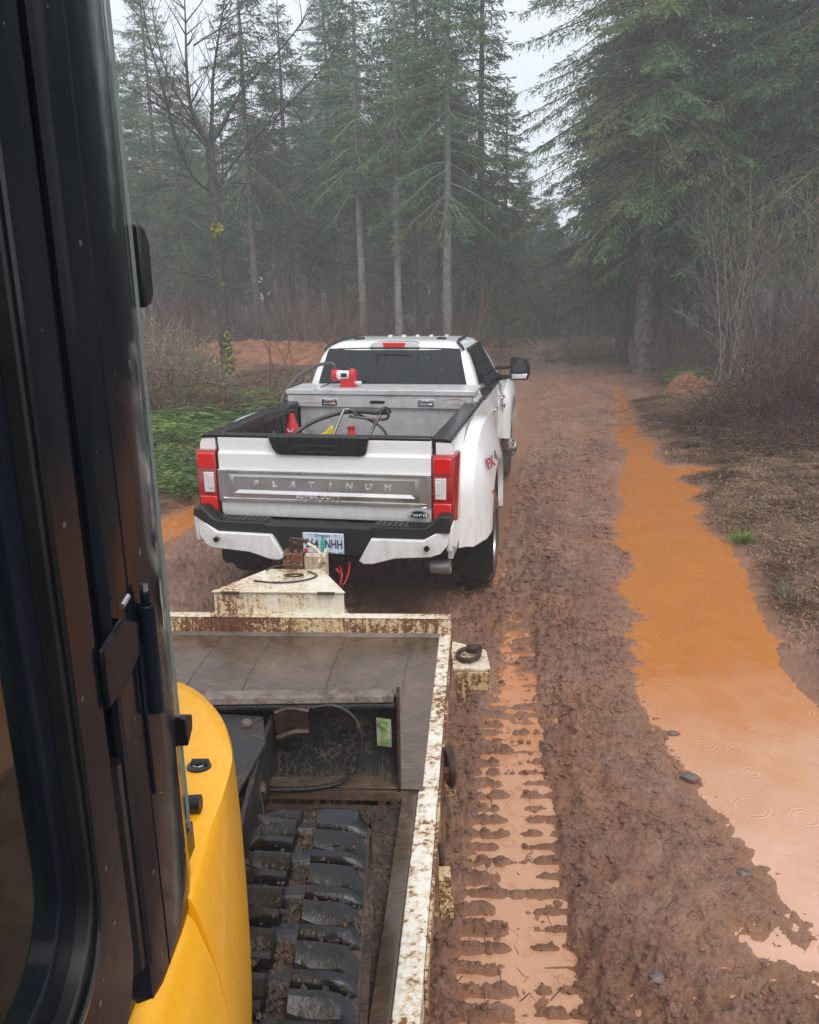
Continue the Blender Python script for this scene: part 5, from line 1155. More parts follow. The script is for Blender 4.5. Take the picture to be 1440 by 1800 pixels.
# roof, far posts, floor, seat so the cab is closed from other sides
b = MB(); b.box(-1.24, CX + .01, -.52, 1.34, zt, zt + .10); xb(b, 'cab_roof', M['cabpaint'], bevel=.04)
b = MB(); b.box(-1.22, CX - .02, -.5, 1.28, 1.607, 1.66); xb(b, 'cab_base', M['cabpaint'])
b = MB()
for y in (-.48, 1.22): b.box(-1.22, -1.15, y, y + .06, 1.66, zt)
b.box(CX - .06, CX - .01, -.52, -.46, 1.66, zt); xb(b, 'cab_post', M['cabpaint'], bevel=.01)
b = MB(); b.box(-1.2, -1.195, -.42, 1.22, 1.66, zt); xb(b, 'far_glass', M['cabglass'])
b = MB(); b.box(-1.02, -.58, .35, .85, 1.9, 2.02); b.box(-1.0, -.6, .78, .90, 2.0, 2.62); b.box(-1.0, -.6, .4, .8, 1.66, 1.9); xb(b, 'operator_seat', M['plastic'], bevel=.04)
b = MB(); b.box(CX - .06, CX - .03, -.5, .905, 1.65, 1.80); xb(b, 'door_lower_panel', M['cabpaint'], door)
# ------------------------------------------------------------------ vegetation
def veg_mat(name, cols, rough=0.6, scale=1.2, trans=0.0, jitter=0.35):
    s = NT(name); co = s.coord('World'); n1 = s.noise(co, scale, 4, 0.6); n2 = s.noise(co, scale * 9, 3)
    inf = s.n('ShaderNodeObjectInfo')
    f = s.math('ADD', s.math('MULTIPLY', n1, 0.6), s.math('ADD', s.math('MULTIPLY', n2, 0.4 - 0.0), s.math('MULTIPLY', s.math('SUBTRACT', inf.outputs['Random'], 0.5), jitter)))
    k = len(cols); cc = s.ramp(f, [(0.3 + 0.4 * i / (k - 1), c_) for i, c_ in enumerate(cols)])
    s.set(Base_Color=cc, Roughness=rough, Specular_IOR_Level=0.3)
    return s.m
M['needle'] = veg_mat('fir_needles', [(0.024, 0.060, 0.024), (0.052, 0.112, 0.042), (0.095, 0.168, 0.060)])
M['needle_yellow'] = veg_mat('fir_needles_yellower', [(0.045, 0.074, 0.024), (0.08, 0.115, 0.036), (0.12, 0.16, 0.055)])  # yellower needle colour, given to branches at random
def bark(name, c0, c1, c2, sc=6, spec=0.5):
    s = NT(name); co = s.coord('World'); n = s.noise(s.mapped(co, (1, 1, .25)), sc * 3, 7, 0.75); p = s.noise(co, sc * 1.2, 4, .6); li = s.noise(co, sc * 4.5, 3, .5)
    cc = s.mix(s.ramp(p, [(0.4, 0.0), (0.65, 1.0)]), s.ramp(n, [(0.3, c0), (0.7, c1)]), s.ramp(n, [(0.3, c1), (0.7, c2)]))
    cc = s.mix(s.ramp(li, [(0.64, 0.0), (0.69, .7)]), cc, (0.34, 0.35, 0.31))
    s.set(Base_Color=cc, Roughness=0.75); s.bump(n, .8, .03); return s.m
M['bark'] = bark('fir_bark', (0.035, 0.028, 0.023), (0.10, 0.082, 0.068), (0.17, 0.15, 0.12))
M['bigbark'] = bark('speckled_fir_bark', (0.025, 0.018, 0.014), (0.085, 0.060, 0.046), (0.26, 0.23, 0.17), 7)
M['palebark'] = bark('pale_lichen_bark', (0.10, 0.095, 0.085), (0.24, 0.23, 0.21), (0.36, 0.36, 0.32))
M['alderbark'] = bark('alder_bark', (0.014, 0.012, 0.010), (0.045, 0.038, 0.032), (0.11, 0.10, 0.082), 9)
M['moss'] = simple('moss', (0.26, 0.25, 0.02), 0.9, var=.45, vscale=30, bump=.8, bscale=70)
M['deadtwig'] = veg_mat('dead_twigs', [(0.055, 0.038, 0.026), (0.14, 0.10, 0.068), (0.27, 0.22, 0.15)], .8, 3)
M['redtwig'] = veg_mat('reddish_twigs', [(0.045, 0.022, 0.016), (0.12, 0.058, 0.040), (0.21, 0.13, 0.09)], .7, 3)
M['greytwig'] = veg_mat('grey_twigs', [(0.06, 0.045, 0.036), (0.16, 0.125, 0.098), (0.30, 0.26, 0.21)], .6, 3)
M['lichen'] = veg_mat('pale_green_lichen', [(0.10, 0.12, 0.07), (0.19, 0.22, 0.13), (0.30, 0.33, 0.21)], .8, 3)
M['fern'] = veg_mat('fern_green', [(0.045, 0.085, 0.016), (0.10, 0.16, 0.030), (0.19, 0.26, 0.06)], .5, 4)
M['darkfern'] = veg_mat('cut_fir_boughs', [(0.035, 0.065, 0.022), (0.07, 0.11, 0.035), (0.12, 0.16, 0.05)], .5, 4)
M['straw'] = veg_mat('dead_grass_blades', [(0.040, 0.024, 0.015), (0.10, 0.062, 0.036), (0.20, 0.13, 0.066), (0.33, 0.25, 0.11)], .6, 1.6)
M['leaf'] = veg_mat('dead_leaves', [(0.06, 0.026, 0.016), (0.15, 0.07, 0.040), (0.30, 0.19, 0.11)], .6, 8)
M['bramble'] = veg_mat('bramble_leaves', [(0.07, 0.075, 0.030), (0.17, 0.15, 0.07), (0.36, 0.32, 0.22)], .5, 5)

class Kites:
    """many small leaf-sized quads: base, direction, length, half width"""
    def __init__(s): s.b = []; s.d = []; s.w = []; s.m = []
    def add(s, b, d, w, m=0):
        b = np.atleast_2d(b); d = np.atleast_2d(d); s.b.append(b); s.d.append(d); s.w.append(np.broadcast_to(w, (len(b),)).copy()); s.m.append(np.full(len(b), m))
    def get(s, rs, flat=0.5):
        b = np.concatenate(s.b); d = np.concatenate(s.d); w = np.concatenate(s.w)
        r_ = rs.normal(size=b.shape); r_[:, 2] *= flat
        side = np.cross(d, r_); side /= (np.linalg.norm(side, axis=1, keepdims=True) + 1e-9); side *= w[:, None]
        V = np.stack([b, b + d * .38 + side, b + d, b + d * .38 - side], 1).reshape(-1, 3)
        F = np.arange(len(V)).reshape(-1, 4); return V, F, np.concatenate(s.m)
def thin_tubes(paths, radii, n=3):
    """paths: list of (K,3) arrays, radii list of (K,) -> V,F"""
    Vs, Fs, o = [], [], 0
    for P_, r_ in zip(paths, radii):
        P_ = np.asarray(P_, float); K = len(P_); t = np.gradient(P_, axis=0); t /= (np.linalg.norm(t, axis=1, keepdims=True) + 1e-9)
        ref = np.array([0.31, 0.2, 0.93]) if abs(t[0, 2]) < .8 else np.array([1., .1, 0])
        a = np.cross(t, ref); a /= (np.linalg.norm(a, axis=1, keepdims=True) + 1e-9); c_ = np.cross(t, a)
        ang = 2 * np.pi * np.arange(n) / n
        V = P_[:, None] + (a[:, None] * np.cos(ang)[None, :, None] + c_[:, None] * np.sin(ang)[None, :, None]) * np.asarray(r_)[:, None, None]
        i = np.arange(K - 1)[:, None] * n + np.arange(n)[None]; j = np.arange(K - 1)[:, None] * n + (np.arange(n)[None] + 1) % n
        Fs.append(np.stack([i, j, j + n, i + n], -1).reshape(-1, 4) + o); Vs.append(V.reshape(-1, 3)); o += K * n
    return np.concatenate(Vs), np.concatenate(Fs)

def conifer(seed, Ht, cb, Lmax, gap=.34, droop=.28, kl=.28, kw=.019, label='', bark_m='bark', dead=40, nb=(4, 6), yel_share=.3, rad=.0105, rmul=1.0, step=.065):
    rs = np.random.RandomState(seed); K = Kites(); paths = []; rads = []
    zt_ = np.linspace(0, Ht, 14); bx = np.cumsum(rs.normal(0, .03, 14)) * (Ht / 14) ** .5 * .4; by = np.cumsum(rs.normal(0, .03, 14)) * .4; bx -= bx[0]; by -= by[0]
    trunk = np.stack([bx, by, zt_], 1); r0 = rad * Ht
    trr = r0 * (1 - zt_ / Ht) ** .8 * rmul + .012; trr[0] *= 1.25
    z = cb * Ht
    while z < Ht - .25:
        frac = (Ht - z) / (Ht * (1 - cb)); prof = min(1, frac ** .75 * 1.05) * (.55 + .45 * min(1, (1.04 - frac) * 5 + .3))
        c0 = np.array([np.interp(z, zt_, bx), np.interp(z, zt_, by), z])
        for q in range(rs.randint(nb[0], nb[1] + 1)):
            az = rs.uniform(0, 2 * np.pi); L = Lmax * prof * rs.uniform(.62, 1.12)
            if L < .15: continue
            el = (.55 - .85 * frac) * 1.0 + rs.normal(0, .10)
            hd = np.array([np.cos(az), np.sin(az), 0]); s_ = np.linspace(0, 1, 8)
            dro = droop * L * (.5 + frac)
            cen = c0 + hd * (s_[:, None] * L * np.cos(el)) + np.array([0, 0, 1.]) * ((np.sin(el) * L * s_ - dro * s_ ** 1.6 + .22 * dro * s_ ** 5)[:, None])
            paths.append(cen[[0, 2, 4, 6, 7]]); rads.append(np.linspace(.010 + .008 * L, .003, 5))
            n = max(4, int(L * 1.0 / step)); t = np.sort(rs.uniform(.08, 1, n)) ** .85
            pos = np.stack([np.interp(t, s_, cen[:, i]) for i in range(3)], 1)
            tang = np.stack([np.interp(t, s_[:-1], np.diff(cen[:, i]) * 7 / L) for i in range(3)], 1)
            side = np.cross(tang, [0, 0, 1.]); side /= np.linalg.norm(side, axis=1, keepdims=True) + 1e-9
            sg = np.where(np.arange(n) % 2, 1, -1)[:, None]
            ln = (.34 * L * (1.05 - t) + .16) * rs.uniform(.6, 1.2, n)
            d = tang * rs.uniform(.45, .9, (n, 1)) + side * sg * rs.uniform(.6, 1.0, (n, 1)); d[:, 2] -= rs.uniform(.1, .6, n)
            d /= np.linalg.norm(d, axis=1, keepdims=True)
            mi = 1 if rs.rand() < yel_share else 0
            # each twig carries several sprays
            for k in range(4):
                u = (k + rs.uniform(0, .8, n)) / 4.0
                bp = pos + d * (ln * u)[:, None]; bp[:, 2] -= .10 * ln * u * u
                dd = d + rs.normal(0, .42, (n, 3)); dd[:, 2] -= .22; dd /= np.linalg.norm(dd, axis=1, keepdims=True)
                K.add(bp, dd * (kl * rs.uniform(.45, 1.0, n) * np.minimum(1, .55 + ln))[:, None], kw * rs.uniform(.6, 1.2, n), mi)
            K.add(cen[-1:], (cen[-1:] - cen[-2:-1]) / np.linalg.norm(cen[-1] - cen[-2]) * kl * .8, kw, mi)
        z += gap * rs.uniform(.6, 1.3)
    lead = np.array([bx[-1], by[-1], Ht - .35]); K.add(lead[None], np.array([[0, 0, .5]]), kw)
    V, F, mi = K.get(rs)
    root = empty('fir_tree', (0, 0, 0)); root['label'] = label; root['category'] = 'tree'
    npmesh('crown', V, F, [M['needle'], M['needle_yellow']], root, mi)
    for k in range(dead):
        zz_ = rs.uniform(.04, max(cb, .2) + .22) * Ht; az = rs.uniform(0, 6.28); L = rs.uniform(.3, 1.25); c0 = np.array([np.interp(zz_, zt_, bx), np.interp(zz_, zt_, by), zz_]); s_ = np.linspace(0, 1, 5)[:, None]
        paths.append(c0 + np.array([np.cos(az), np.sin(az), rs.uniform(-.35, .25)]) * L * s_ + np.array([0, 0, -.18 * L]) * s_ ** 2 + rs.normal(0, .02, (5, 3)) * s_); rads.append(np.linspace(.010, .003, 5))
    V, F = thin_tubes([trunk], [trr], 9); tk = npmesh('trunk', V, F, M[bark_m], root, smooth=True)
    if paths: V, F = thin_tubes(paths, rads); npmesh('branches', V, F, M['lichen'] if bark_m == 'palebark' else M['deadtwig'], root)
    return root

def place(proto, used, x, y, rz, sc=1.0, label=None, group=None, dz=0.0, tilt=0.0):
    o = proto if proto.name not in used else copy_tree(proto)
    used.add(proto.name)
    o.location = (x, y, gz(x, y) - .05 + dz); o.rotation_euler = (tilt, 0, rz); o.scale = (sc, sc, sc)
    if label: o['label'] = label
    if group: o['group'] = group
    return o
USED = set()
GF = 'firs of the dense stand behind the clearing'
LB = 'tall dark fir standing in the crowded misty stand behind the road'
# stand trees : crowns start well above the ground
PR = [conifer(1, 15, .32, 2.9, label=LB, nb=(5, 7), gap=.30), conifer(2, 13, .26, 2.6, label=LB, gap=.28, nb=(5, 7)), conifer(3, 16.5, .36, 3.1, label=LB, yel_share=.5, nb=(5, 7), gap=.30), conifer(4, 11.5, .20, 2.4, label=LB, bark_m='palebark', nb=(5, 7), gap=.28), conifer(5, 14, .38, 2.6, label=LB, bark_m='palebark', yel_share=.15, nb=(5, 6))]
for p in PR: p['group'] = GF
rf = random.Random(21)
# nearer trees one can tell apart (photo direction at the foot, distance, proto height)
KEY = [
 ((640, 30.0), 1, 1.0, 'pale-trunked fir rising behind the left half of the truck cab', 13.5, .40, 'palebark', 2.0),
 ((702, 29.0), 2, 1.0, 'slender trunk wrapped in pale green lichen above the truck roof', 13.0, .52, 'palebark', 1.7),
 ((787, 28.5), 3, 1.0, 'tall straight fir with a bare lower trunk just right of the truck roof centre', 15.5, .34, 'palebark', 2.9),
 ((768, 31.0), 4, 1.0, 'thin dead-sided fir close beside the tall straight one', 13.0, .50, 'bark', 1.7),
 ((455, 30.0), 5, 1.0, 'fir with its trunk seen between the bare tree and the orange dirt', 13.0, .40, 'bark', 2.2),
 ((520, 34.0), 6, 1.0, 'dense pointed fir above the orange dirt, its top against the sky', 12.3, .26, 'bark', 2.4),
]
for (u, Y), sd_, sc, lab, Ht, cb, bk, LM in KEY:
    o = conifer(100 + sd_, Ht, cb, LM, label=lab, bark_m=bk, dead=70, gap=.30, nb=(5, 6)); p = at(u, 600, Y); place(o, USED, p.x, p.y, rf.uniform(0, 6.28))
# fir edge right of the truck, its flank sloping to the gap of sky
for (u, Y, Ht, LM, cb, lab) in ((842, 31.0, 16.0, 2.1, .12, 'full dark fir directly above the truck mirror, branches almost to the ground'), (885, 37.0, 10.8, 1.9, .10, 'lower full fir left of the strip of sky over the road'), (915, 46, 8.6, 1.9, .12, 'small misty fir at the far end of the road, left of the sky strip'), (958, 56, 8.4, 2.2, .12, 'faint misty fir closing the far end of the road')):
    o = conifer(int(u), Ht, cb, LM, label=lab, gap=.27, nb=(5, 7), dead=20, yel_share=.45); p = at(u, 600, Y); place(o, USED, p.x, p.y, rf.uniform(0, 6.28))
# great fir on the right of the road and its neighbours
big = conifer(301, 24, .225, 4.3, gap=.30, droop=.20, kl=.22, kw=.015, step=.042, nb=(5, 7), label='great fir right of the road with long sweeping boughs and a stout speckled trunk', dead=60, yel_share=.3, rad=.0105, bark_m='bigbark')
p = at(1130, 612, 24.5); place(big, USED, p.x, p.y, .6)
for (u, Y, Ht, LM, cb, lab) in ((1040, 37, 12.5, 2.0, .13, 'dark fir left of the great fir, over the end of the road'), (1092, 28, 18, 3.0, .16, 'fir with a second dark trunk just left of the great fir'), (1165, 26, 19, 3.8, .20, 'dark straight trunk immediately right of the great fir'), (1240, 25, 20, 4.6, .24, 'large misty fir behind the bare saplings, right of the orange mound'), (1370, 23, 20, 4.8, .22, 'large misty fir at the right, behind the bramble bank'), (1500, 22, 18, 4.4, .2, 'misty fir at the far right edge')):
    o = conifer(int(u) + 7, Ht, cb, LM, label=lab, gap=.30, kl=.24, kw=.018, step=.055, nb=(5, 6), dead=60, yel_share=.35); p = at(u, 612, Y); place(o, USED, p.x, p.y, rf.uniform(0, 6.28))
pts = []
def ok(x, y, d):
    for a, b_ in pts:
        if (a - x) ** 2 + (b_ - y) ** 2 < d * d: return False
    pts.append((x, y)); return True
n_ = 0
for k in range(5000):
    y = rf.uniform(31, 78); s_ = rf.uniform(-.72, .72); x = s_ * (y + 4)
    sr_ = x / y
    if n_ >= 190: break
    lim = .085 if y < 46 else .09
    if lim < sr_ < .24 and y < 60: continue
    if y < 43 and cx_road(y) - 3.2 < x < cx_road(y) + 2.5: continue
    if sr_ < .115 and y < 33: continue
    if not ok(x, y, 1.5 if y < 50 else 1.8): continue
    pr = PR[rf.randrange(5)]; sc = rf.uniform(.78, 1.12)
    if sr_ < -.12: sc *= .80 + .12 * math.sin(x * .9)
    if .08 < sr_ < .24: sc *= .52 if y < 68 else .58
    if sr_ >= .22: sc *= 1.15
    place(pr, USED, x, y, rf.uniform(0, 6.28), sc, LB, GF); n_ += 1
rc_ = random.Random(5); LC = 'low dark fir closing the end of the road in the mist'
RCP = [conifer(501, 8.2, .06, 2.2, label=LC, gap=.26, yel_share=.2, dead=5), conifer(502, 7.0, .05, 2.0, label=LC, gap=.26, yel_share=.2, dead=5)]
for k in range(34):
    y = rc_.uniform(42, 62); x = y * rc_.uniform(.045, .31)
    if not ok(x, y, 1.3): continue
    place(RCP[k % 2], USED, x, y, rc_.uniform(0, 6.28), rc_.uniform(.75, 1.0), LC, 'low firs closing the end of the road')
# far wood that reads as one mass
K = Kites(); rs = np.random.RandomState(77); fp_, fr_ = [], []
for k in range(330):
    y = rs.uniform(80, 104); x = rs.uniform(-.8, .8) * y; sr_ = x / y; h_ = rs.uniform(10, 15) * (.60 if .05 < sr_ < .26 else 1)
    n = 260; t = rs.uniform(.12, 1, n) ** .8; rr_ = 2.3 * (1 - t) * rs.uniform(.2, 1, n) + .1; a = rs.uniform(0, 6.28, n)
    bp = np.stack([x + rr_ * np.cos(a), y + rr_ * np.sin(a), t * h_], 1); dd = np.stack([np.cos(a), np.sin(a), rs.uniform(-1, -.1, n)], 1) * rs.uniform(.4, .9, (n, 1)); K.add(bp, dd, .14)
    fp_.append(np.array([[x, y, -1], [x, y, h_]])); fr_.append(np.array([.16, .02]))
V, F, mi = K.get(rs); V2, F2 = thin_tubes(fp_, fr_, 4)
o = npmesh('far_wood', np.concatenate([V, V2]), np.concatenate([F, F2 + len(V)]), [M['needle'], M['bark']], None, np.concatenate([np.zeros(len(F)), np.ones(len(F2))]))
tag(o, 'distant fir wood fading into mist beyond the stand', 'wood', kind='stuff')

# ---- bare trees grown from limbs
def grow(rs, start, d, L, r, depth, paths, rads, tips, up=.12, curl=.25):
    n = max(4, int(L / .22)); P_ = [np.array(start, float)]; d = np.array(d, float); d /= np.linalg.norm(d); kids = []
    for k in range(n):
        d = d + rs.normal(0, curl * .28, 3) + np.array([0, 0, up * .25]); d /= np.linalg.norm(d); P_.append(P_[-1] + d * L / n)
        if depth > 0 and k > n * .15 and rs.rand() < .62: kids.append((P_[-1].copy(), d.copy(), 1 - k / n))
    paths.append(np.array(P_)); rads.append(np.linspace(r, max(.0022, r * .22), n + 1))
    if depth == 0: tips.append(P_[-1])
    for p, dd, f in kids:
        s_ = np.cross(dd, rs.normal(size=3)); s_ /= np.linalg.norm(s_) + 1e-9
        grow(rs, p, dd * .75 + s_ * .75, L * rs.uniform(.28, .55) * (.4 + .6 * f), max(.0025, r * .42 * (.4 + .6 * f)), depth - 1, paths, rads, tips, up, curl)
def limb(ctrl, Y, seed, dy=0.0):
    pts_ = [at(u, v, Y + dy * i / (len(ctrl) - 1)) for i, (u, v) in enumerate(ctrl)]
    return np.array([list(p) for p in curve_pts(pts_, 4)])
bare = empty('bare_tree', (0, 0, 0), 0, 'leafless moss-patched alder with spreading limbs standing left of the truck', 'tree')
Yt = 20.0; rs = np.random.RandomState(5)
base = at(403, 668, Yt); bare.location = base; BI = Matrix.Translation(-base)
def rel(P_): return np.asarray(P_) - np.array(list(base))
tr_ = limb([(406, 690), (400, 640), (392, 560), (385, 480), (380, 400), (376, 335), (371, 285), (369, 250)], Yt, 0)
V, F = thin_tubes([rel(tr_)], [np.interp(np.linspace(0, 1, len(tr_)), [0, .08, .3, .75, 1], [.20, .165, .135, .105, .095])], 12)
npmesh('trunk', V, F, M['alderbark'], bare, smooth=True)
LIMBS = [([(376, 340), (345, 315), (320, 270), (300, 210), (285, 150), (262, 70), (250, 0), (240, -60)], .052, -.8),
 ([(376, 340), (400, 300), (440, 250), (480, 210), (530, 160), (575, 110), (605, 55)], .045, .8),
 ([(371, 262), (352, 225), (335, 185), (328, 120), (326, 40), (322, -60)], .075, .3),
 ([(369, 255), (390, 222), (412, 180), (450, 130), (490, 90), (530, 40), (565, -20)], .060, 1.0),
 ([(371, 265), (340, 232), (300, 198), (260, 175), (222, 150)], .038, -.6),
 ([(370, 250), (373, 190), (374, 140), (382, 80), (392, 20), (402, -50)], .055, -.3),
 ([(386, 492), (350, 483), (320, 478), (290, 468), (262, 455)], .026, -.6),
 ([(390, 488), (360, 480), (330, 462), (300, 436), (266, 422)], .016, .5),
 ([(386, 495), (405, 505), (440, 518)], .014, .5),
 ([(371, 262), (325, 190), (292, 125), (275, 60), (262, -30)], .040, 1.1),
 ([(374, 300), (400, 275), (450, 262), (520, 250)], .014, .9),
 ([(372, 262), (330, 262), (280, 275), (240, 310)], .012, -.7), ([(376, 330), (420, 322), (480, 325), (540, 318)], .010, .6), ([(340, 80), (400, 40), (450, -10)], .02, .3)]
lp_all, lr_all = [], []
for ctrl, r_, dy in LIMBS:
    L_ = limb(ctrl, Yt, 0, dy); paths, rads, tips = [rel(L_)], [np.linspace(r_ * .95, .007, len(L_))], []
    n = len(L_)
    for k in range(int(n * .15), n, 1):
        for _ in range(2 if rs.rand() < .75 else 0):
            d = L_[min(k + 1, n - 1)] - L_[k - 1]; d /= np.linalg.norm(d) + 1e-9; s_ = np.cross(d, rs.normal(size=3)); s_ /= np.linalg.norm(s_) + 1e-9
            grow(rs, rel(L_[k]), d * .7 + s_ * .8, rs.uniform(.5, 1.9) * (1.1 - .5 * k / n), max(.004, r_ * .22), 2, paths, rads, tips)
    V, F = thin_tubes(paths, rads, 5); npmesh('limb', V, F, M['alderbark'], bare, smooth=True)
    bb_ = []
b = MB(); rl = random.Random(3)
def mossclump(b, c_, r_, n):
    for k in range(n):
        a = rl.uniform(0, 6.28); e = rl.uniform(-1, 1); q = Vector(c_) + Vector((math.cos(a) * (1 - abs(e) * .5), math.sin(a) * (1 - abs(e) * .5), e * 1.0)) * r_ * rl.uniform(.5, 1.05)
        s_ = r_ * rl.uniform(.15, .34); rings = []
        for t, m_ in ((-1, .3), (-.4, .95), (.4, .9), (1, .25)): rings.append([q + Vector((s_ * m_ * math.cos(i * 1.047) * rl.uniform(.7, 1.3), s_ * m_ * math.sin(i * 1.047) * rl.uniform(.7, 1.3), s_ * t)) for i in range(6)])
        b.loft(rings)
pm = at(383, 405, Yt - .12) - base; mossclump(b, pm, .16, 34); 
for vv, rr_ in ((500, .05), (590, .10), (610, .14), (630, .16), (650, .18)):
    pm = at(383 + (vv - 400) * .075 + 2, vv, Yt - .10) - base; mossclump(b, pm, rr_, 24)
b.build('moss', M['moss'], bare, smooth=0)

def sapling(seed, Ht, mat, label, n0=5, depth=2, r=.022, spread=.35, name='bare_sapling', up=.2):
    rs = np.random.RandomState(seed); paths, rads, tips = [], [], []
    for k in range(n0):
        a = rs.uniform(0, 6.28); grow(rs, (rs.normal(0, .15), rs.normal(0, .15), -.1), (spread * math.cos(a), spread * math.sin(a), 1), Ht * rs.uniform(.6, 1.0), r * rs.uniform(.6, 1), depth, paths, rads, tips, up, .22)
    V, F = thin_tubes(paths, rads, 4)
    o = npmesh(name, V, F, M[mat]); tag(o, label, 'sapling'); return o
def place_m(proto, x, y, rz, sc=1.0, label=None, group=None, tilt=0.0, dz=0.0):
    o = proto if proto.name not in USED else proto.copy()
    if o is not proto: C.objects.link(o)
    USED.add(proto.name); o.location = (x, y, gz(x, y) - .03 + dz); o.rotation_euler = (tilt, 0, rz); o.scale = (sc, sc, sc)
    if label: o['label'] = label
    if group: o['group'] = group
    return o
# tall bare alder saplings on the right
LS = 'thin leafless grey sapling in the thicket right of the great fir'
S = [sapling(31, 6.5, 'greytwig', LS, 4, 3, .018), sapling(32, 5.2, 'greytwig', LS, 5, 3, .015, .6), sapling(33, 7.5, 'greytwig', LS, 3, 3, .021, .35)]
for (u, Y) in ((1270, 19.5), (1300, 17.5), (1330, 18), (1355, 17), (1380, 18.2), (1430, 17.6), (1455, 16.8), (1480, 17.5), (1350, 20), (1420, 19.5)):
    p = at(u, 640, Y); place_m(S[rf.randrange(3)], p.x, p.y, rf.uniform(0, 6.28), rf.uniform(.8, 1.1), LS, 'bare saplings in the right-hand thicket', tilt=rf.uniform(-.12, .12))
# reddish undergrowth in front of the left stand
LU = 'bare reddish undergrowth bush at the foot of the fir stand'
U_ = [sapling(41, 2.6, 'redtwig', LU, 12, 2, .012, .6, 'undergrowth_bush', .12), sapling(42, 3.4, 'redtwig', LU, 9, 2, .013, .45, 'undergrowth_bush', .15), sapling(43, 1.8, 'deadtwig', LU, 14, 2, .010, .8, 'undergrowth_bush', .1)]
for k in range(64):
    u = rf.uniform(255, 860); Y = rf.uniform(25.5, 34); p = at(u, 600, Y)
    if 955 > u > 870: continue
    place_m(U_[rf.randrange(3)], p.x, p.y, rf.uniform(0, 6.28), rf.uniform(.7, 1.15), LU, 'undergrowth bushes along the stand')
for k in range(44):
    u = rf.uniform(1160, 1500); Y = rf.uniform(22, 30); p = at(u, 610, Y)
    place_m(U_[rf.randrange(3)], p.x, p.y, rf.uniform(0, 6.28), rf.uniform(.6, 1.0), 'bare brown undergrowth bush under the right-hand firs', 'undergrowth bushes under the right-hand firs')
for (u, v, Y, lab) in ((545, 600, 17.5, 'thin leaning dark sapling between the bare tree and the truck'), (470, 620, 18, 'small leafless sapling beside the mossy tree')):
    p = at(u, v, Y); o = sapling(int(u), 2.9, 'redtwig', lab, 3, 2, .018, .35); place_m(o, p.x, p.y, 0)
p = at(702, 600, 28.7); kk = Kites(); rs = np.random.RandomState(8); n = 1500
# lichen beard on the slender trunk : its own plant
zz_ = rs.uniform(3.2, 8.2, n); a = rs.uniform(0, 6.28, n); rr_ = rs.uniform(.08, .75, n) * np.where(zz_ > 5.5, 1, .45) * (1 - np.abs(zz_ - 6) / 5)
kk.add(np.stack([rr_ * np.cos(a), rr_ * np.sin(a), zz_], 1), np.stack([np.cos(a) * .08, np.sin(a) * .08, rs.uniform(-.12, .10, n)], 1), .014)
V, F, mi = kk.get(rs); o = npmesh('hanging_lichen', V, F, M['lichen']); tag(o, 'pale green lichen tufts hanging round the slender trunk above the truck roof', 'lichen'); o.location = (p.x, p.y - .25, gz(p.x, p.y))

# ---- brambles, ferns, litter
def tangle(seed, w, d, h_, n, mat, leafn=0, name='bramble_bush', label='', leafm='bramble', r=.006, cat='bush'):
    rs = np.random.RandomState(seed); paths, rads = [], []
    for k in range(n):
        x, y = rs.uniform(-w, w), rs.uniform(-d, d); env = max(.15, 1 - (x / w) ** 2) * max(.2, 1 - (y / d) ** 2); hh_ = h_ * env * rs.uniform(.4, 1.15)
        a = rs.uniform(0, 6.28); L = rs.uniform(.4, 1.3) * max(.6, w * .6); s_ = np.linspace(0, 1, 7)
        P_ = np.stack([x + np.cos(a) * L * s_, y + np.sin(a) * L * s_, hh_ * (np.sin(np.pi * (s_ * rs.uniform(.55, .95)))) + rs.uniform(0, .3) * hh_], 1) + np.cumsum(rs.normal(0, .03, (7, 3)), 0)
        paths.append(P_); rads.append(np.linspace(r * rs.uniform(.6, 1.4), r * .35, 7))
    V, F = thin_tubes(paths, rads, 3)
    root = empty(name, (0, 0, 0), 0, label, cat); npmesh('stems', V, F, M[mat], root)
    if leafn:
        K = Kites(); x = rs.uniform(-w, w, leafn); y = rs.uniform(-d, d, leafn); env = np.maximum(.1, 1 - (x / w) ** 2) * np.maximum(.15, 1 - (y / d) ** 2)
        dd = rs.normal(size=(leafn, 3)); dd /= np.linalg.norm(dd, axis=1, keepdims=True); K.add(np.stack([x, y, h_ * env * rs.uniform(.05, 1.05, leafn)], 1), dd * rs.uniform(.03, .075, (leafn, 1)), .016)
        V, F, mi = K.get(rs); npmesh('leaves', V, F, M[leafm], root)
    return root
def put(o, u, v, Y, rz=0.0, sc=1.0):
    p = at(u, v, Y); o.location = (p.x, p.y, gz(p.x, p.y) - .05); o.rotation_euler = (0, 0, rz); o.scale = (sc, sc, sc); USED.add(o.name); return o
put(tangle(51, 2.2, 1.4, 2.0, 1000, 'redtwig', 6500, label='dense brown bramble bank at the right edge, with dead leaves', leafm='leaf'), 1450, 640, 13.9)
put(tangle(52, 1.5, 1.0, 1.3, 700, 'deadtwig', 3600, label='pale leafy bramble between the orange mound and the bramble bank'), 1370, 640, 15.6, .4)
put(tangle(53, 1.0, .6, .45, 300, 'deadtwig', 1400, label='low tangle of brown stems just right of the orange mound'), 1300, 645, 17.2, .2)
put(tangle(54, 1.3, .5, .4, 360, 'redtwig', 1500, label='low brown tangle at the foot of the bramble bank', leafm='leaf'), 1430, 690, 13.2, .2)
put(tangle(55, 1.9, 1.2, 1.4, 900, 'deadtwig', 2600, label='dense brown briar thicket left of the mossy tree'), 275, 640, 19.5, .1)
put(tangle(56, 1.2, .8, .8, 420, 'deadtwig', 1500, label='low brown briar left of the mossy tree, above the ferns', leafm='leaf'), 300, 680, 15.2, .4)
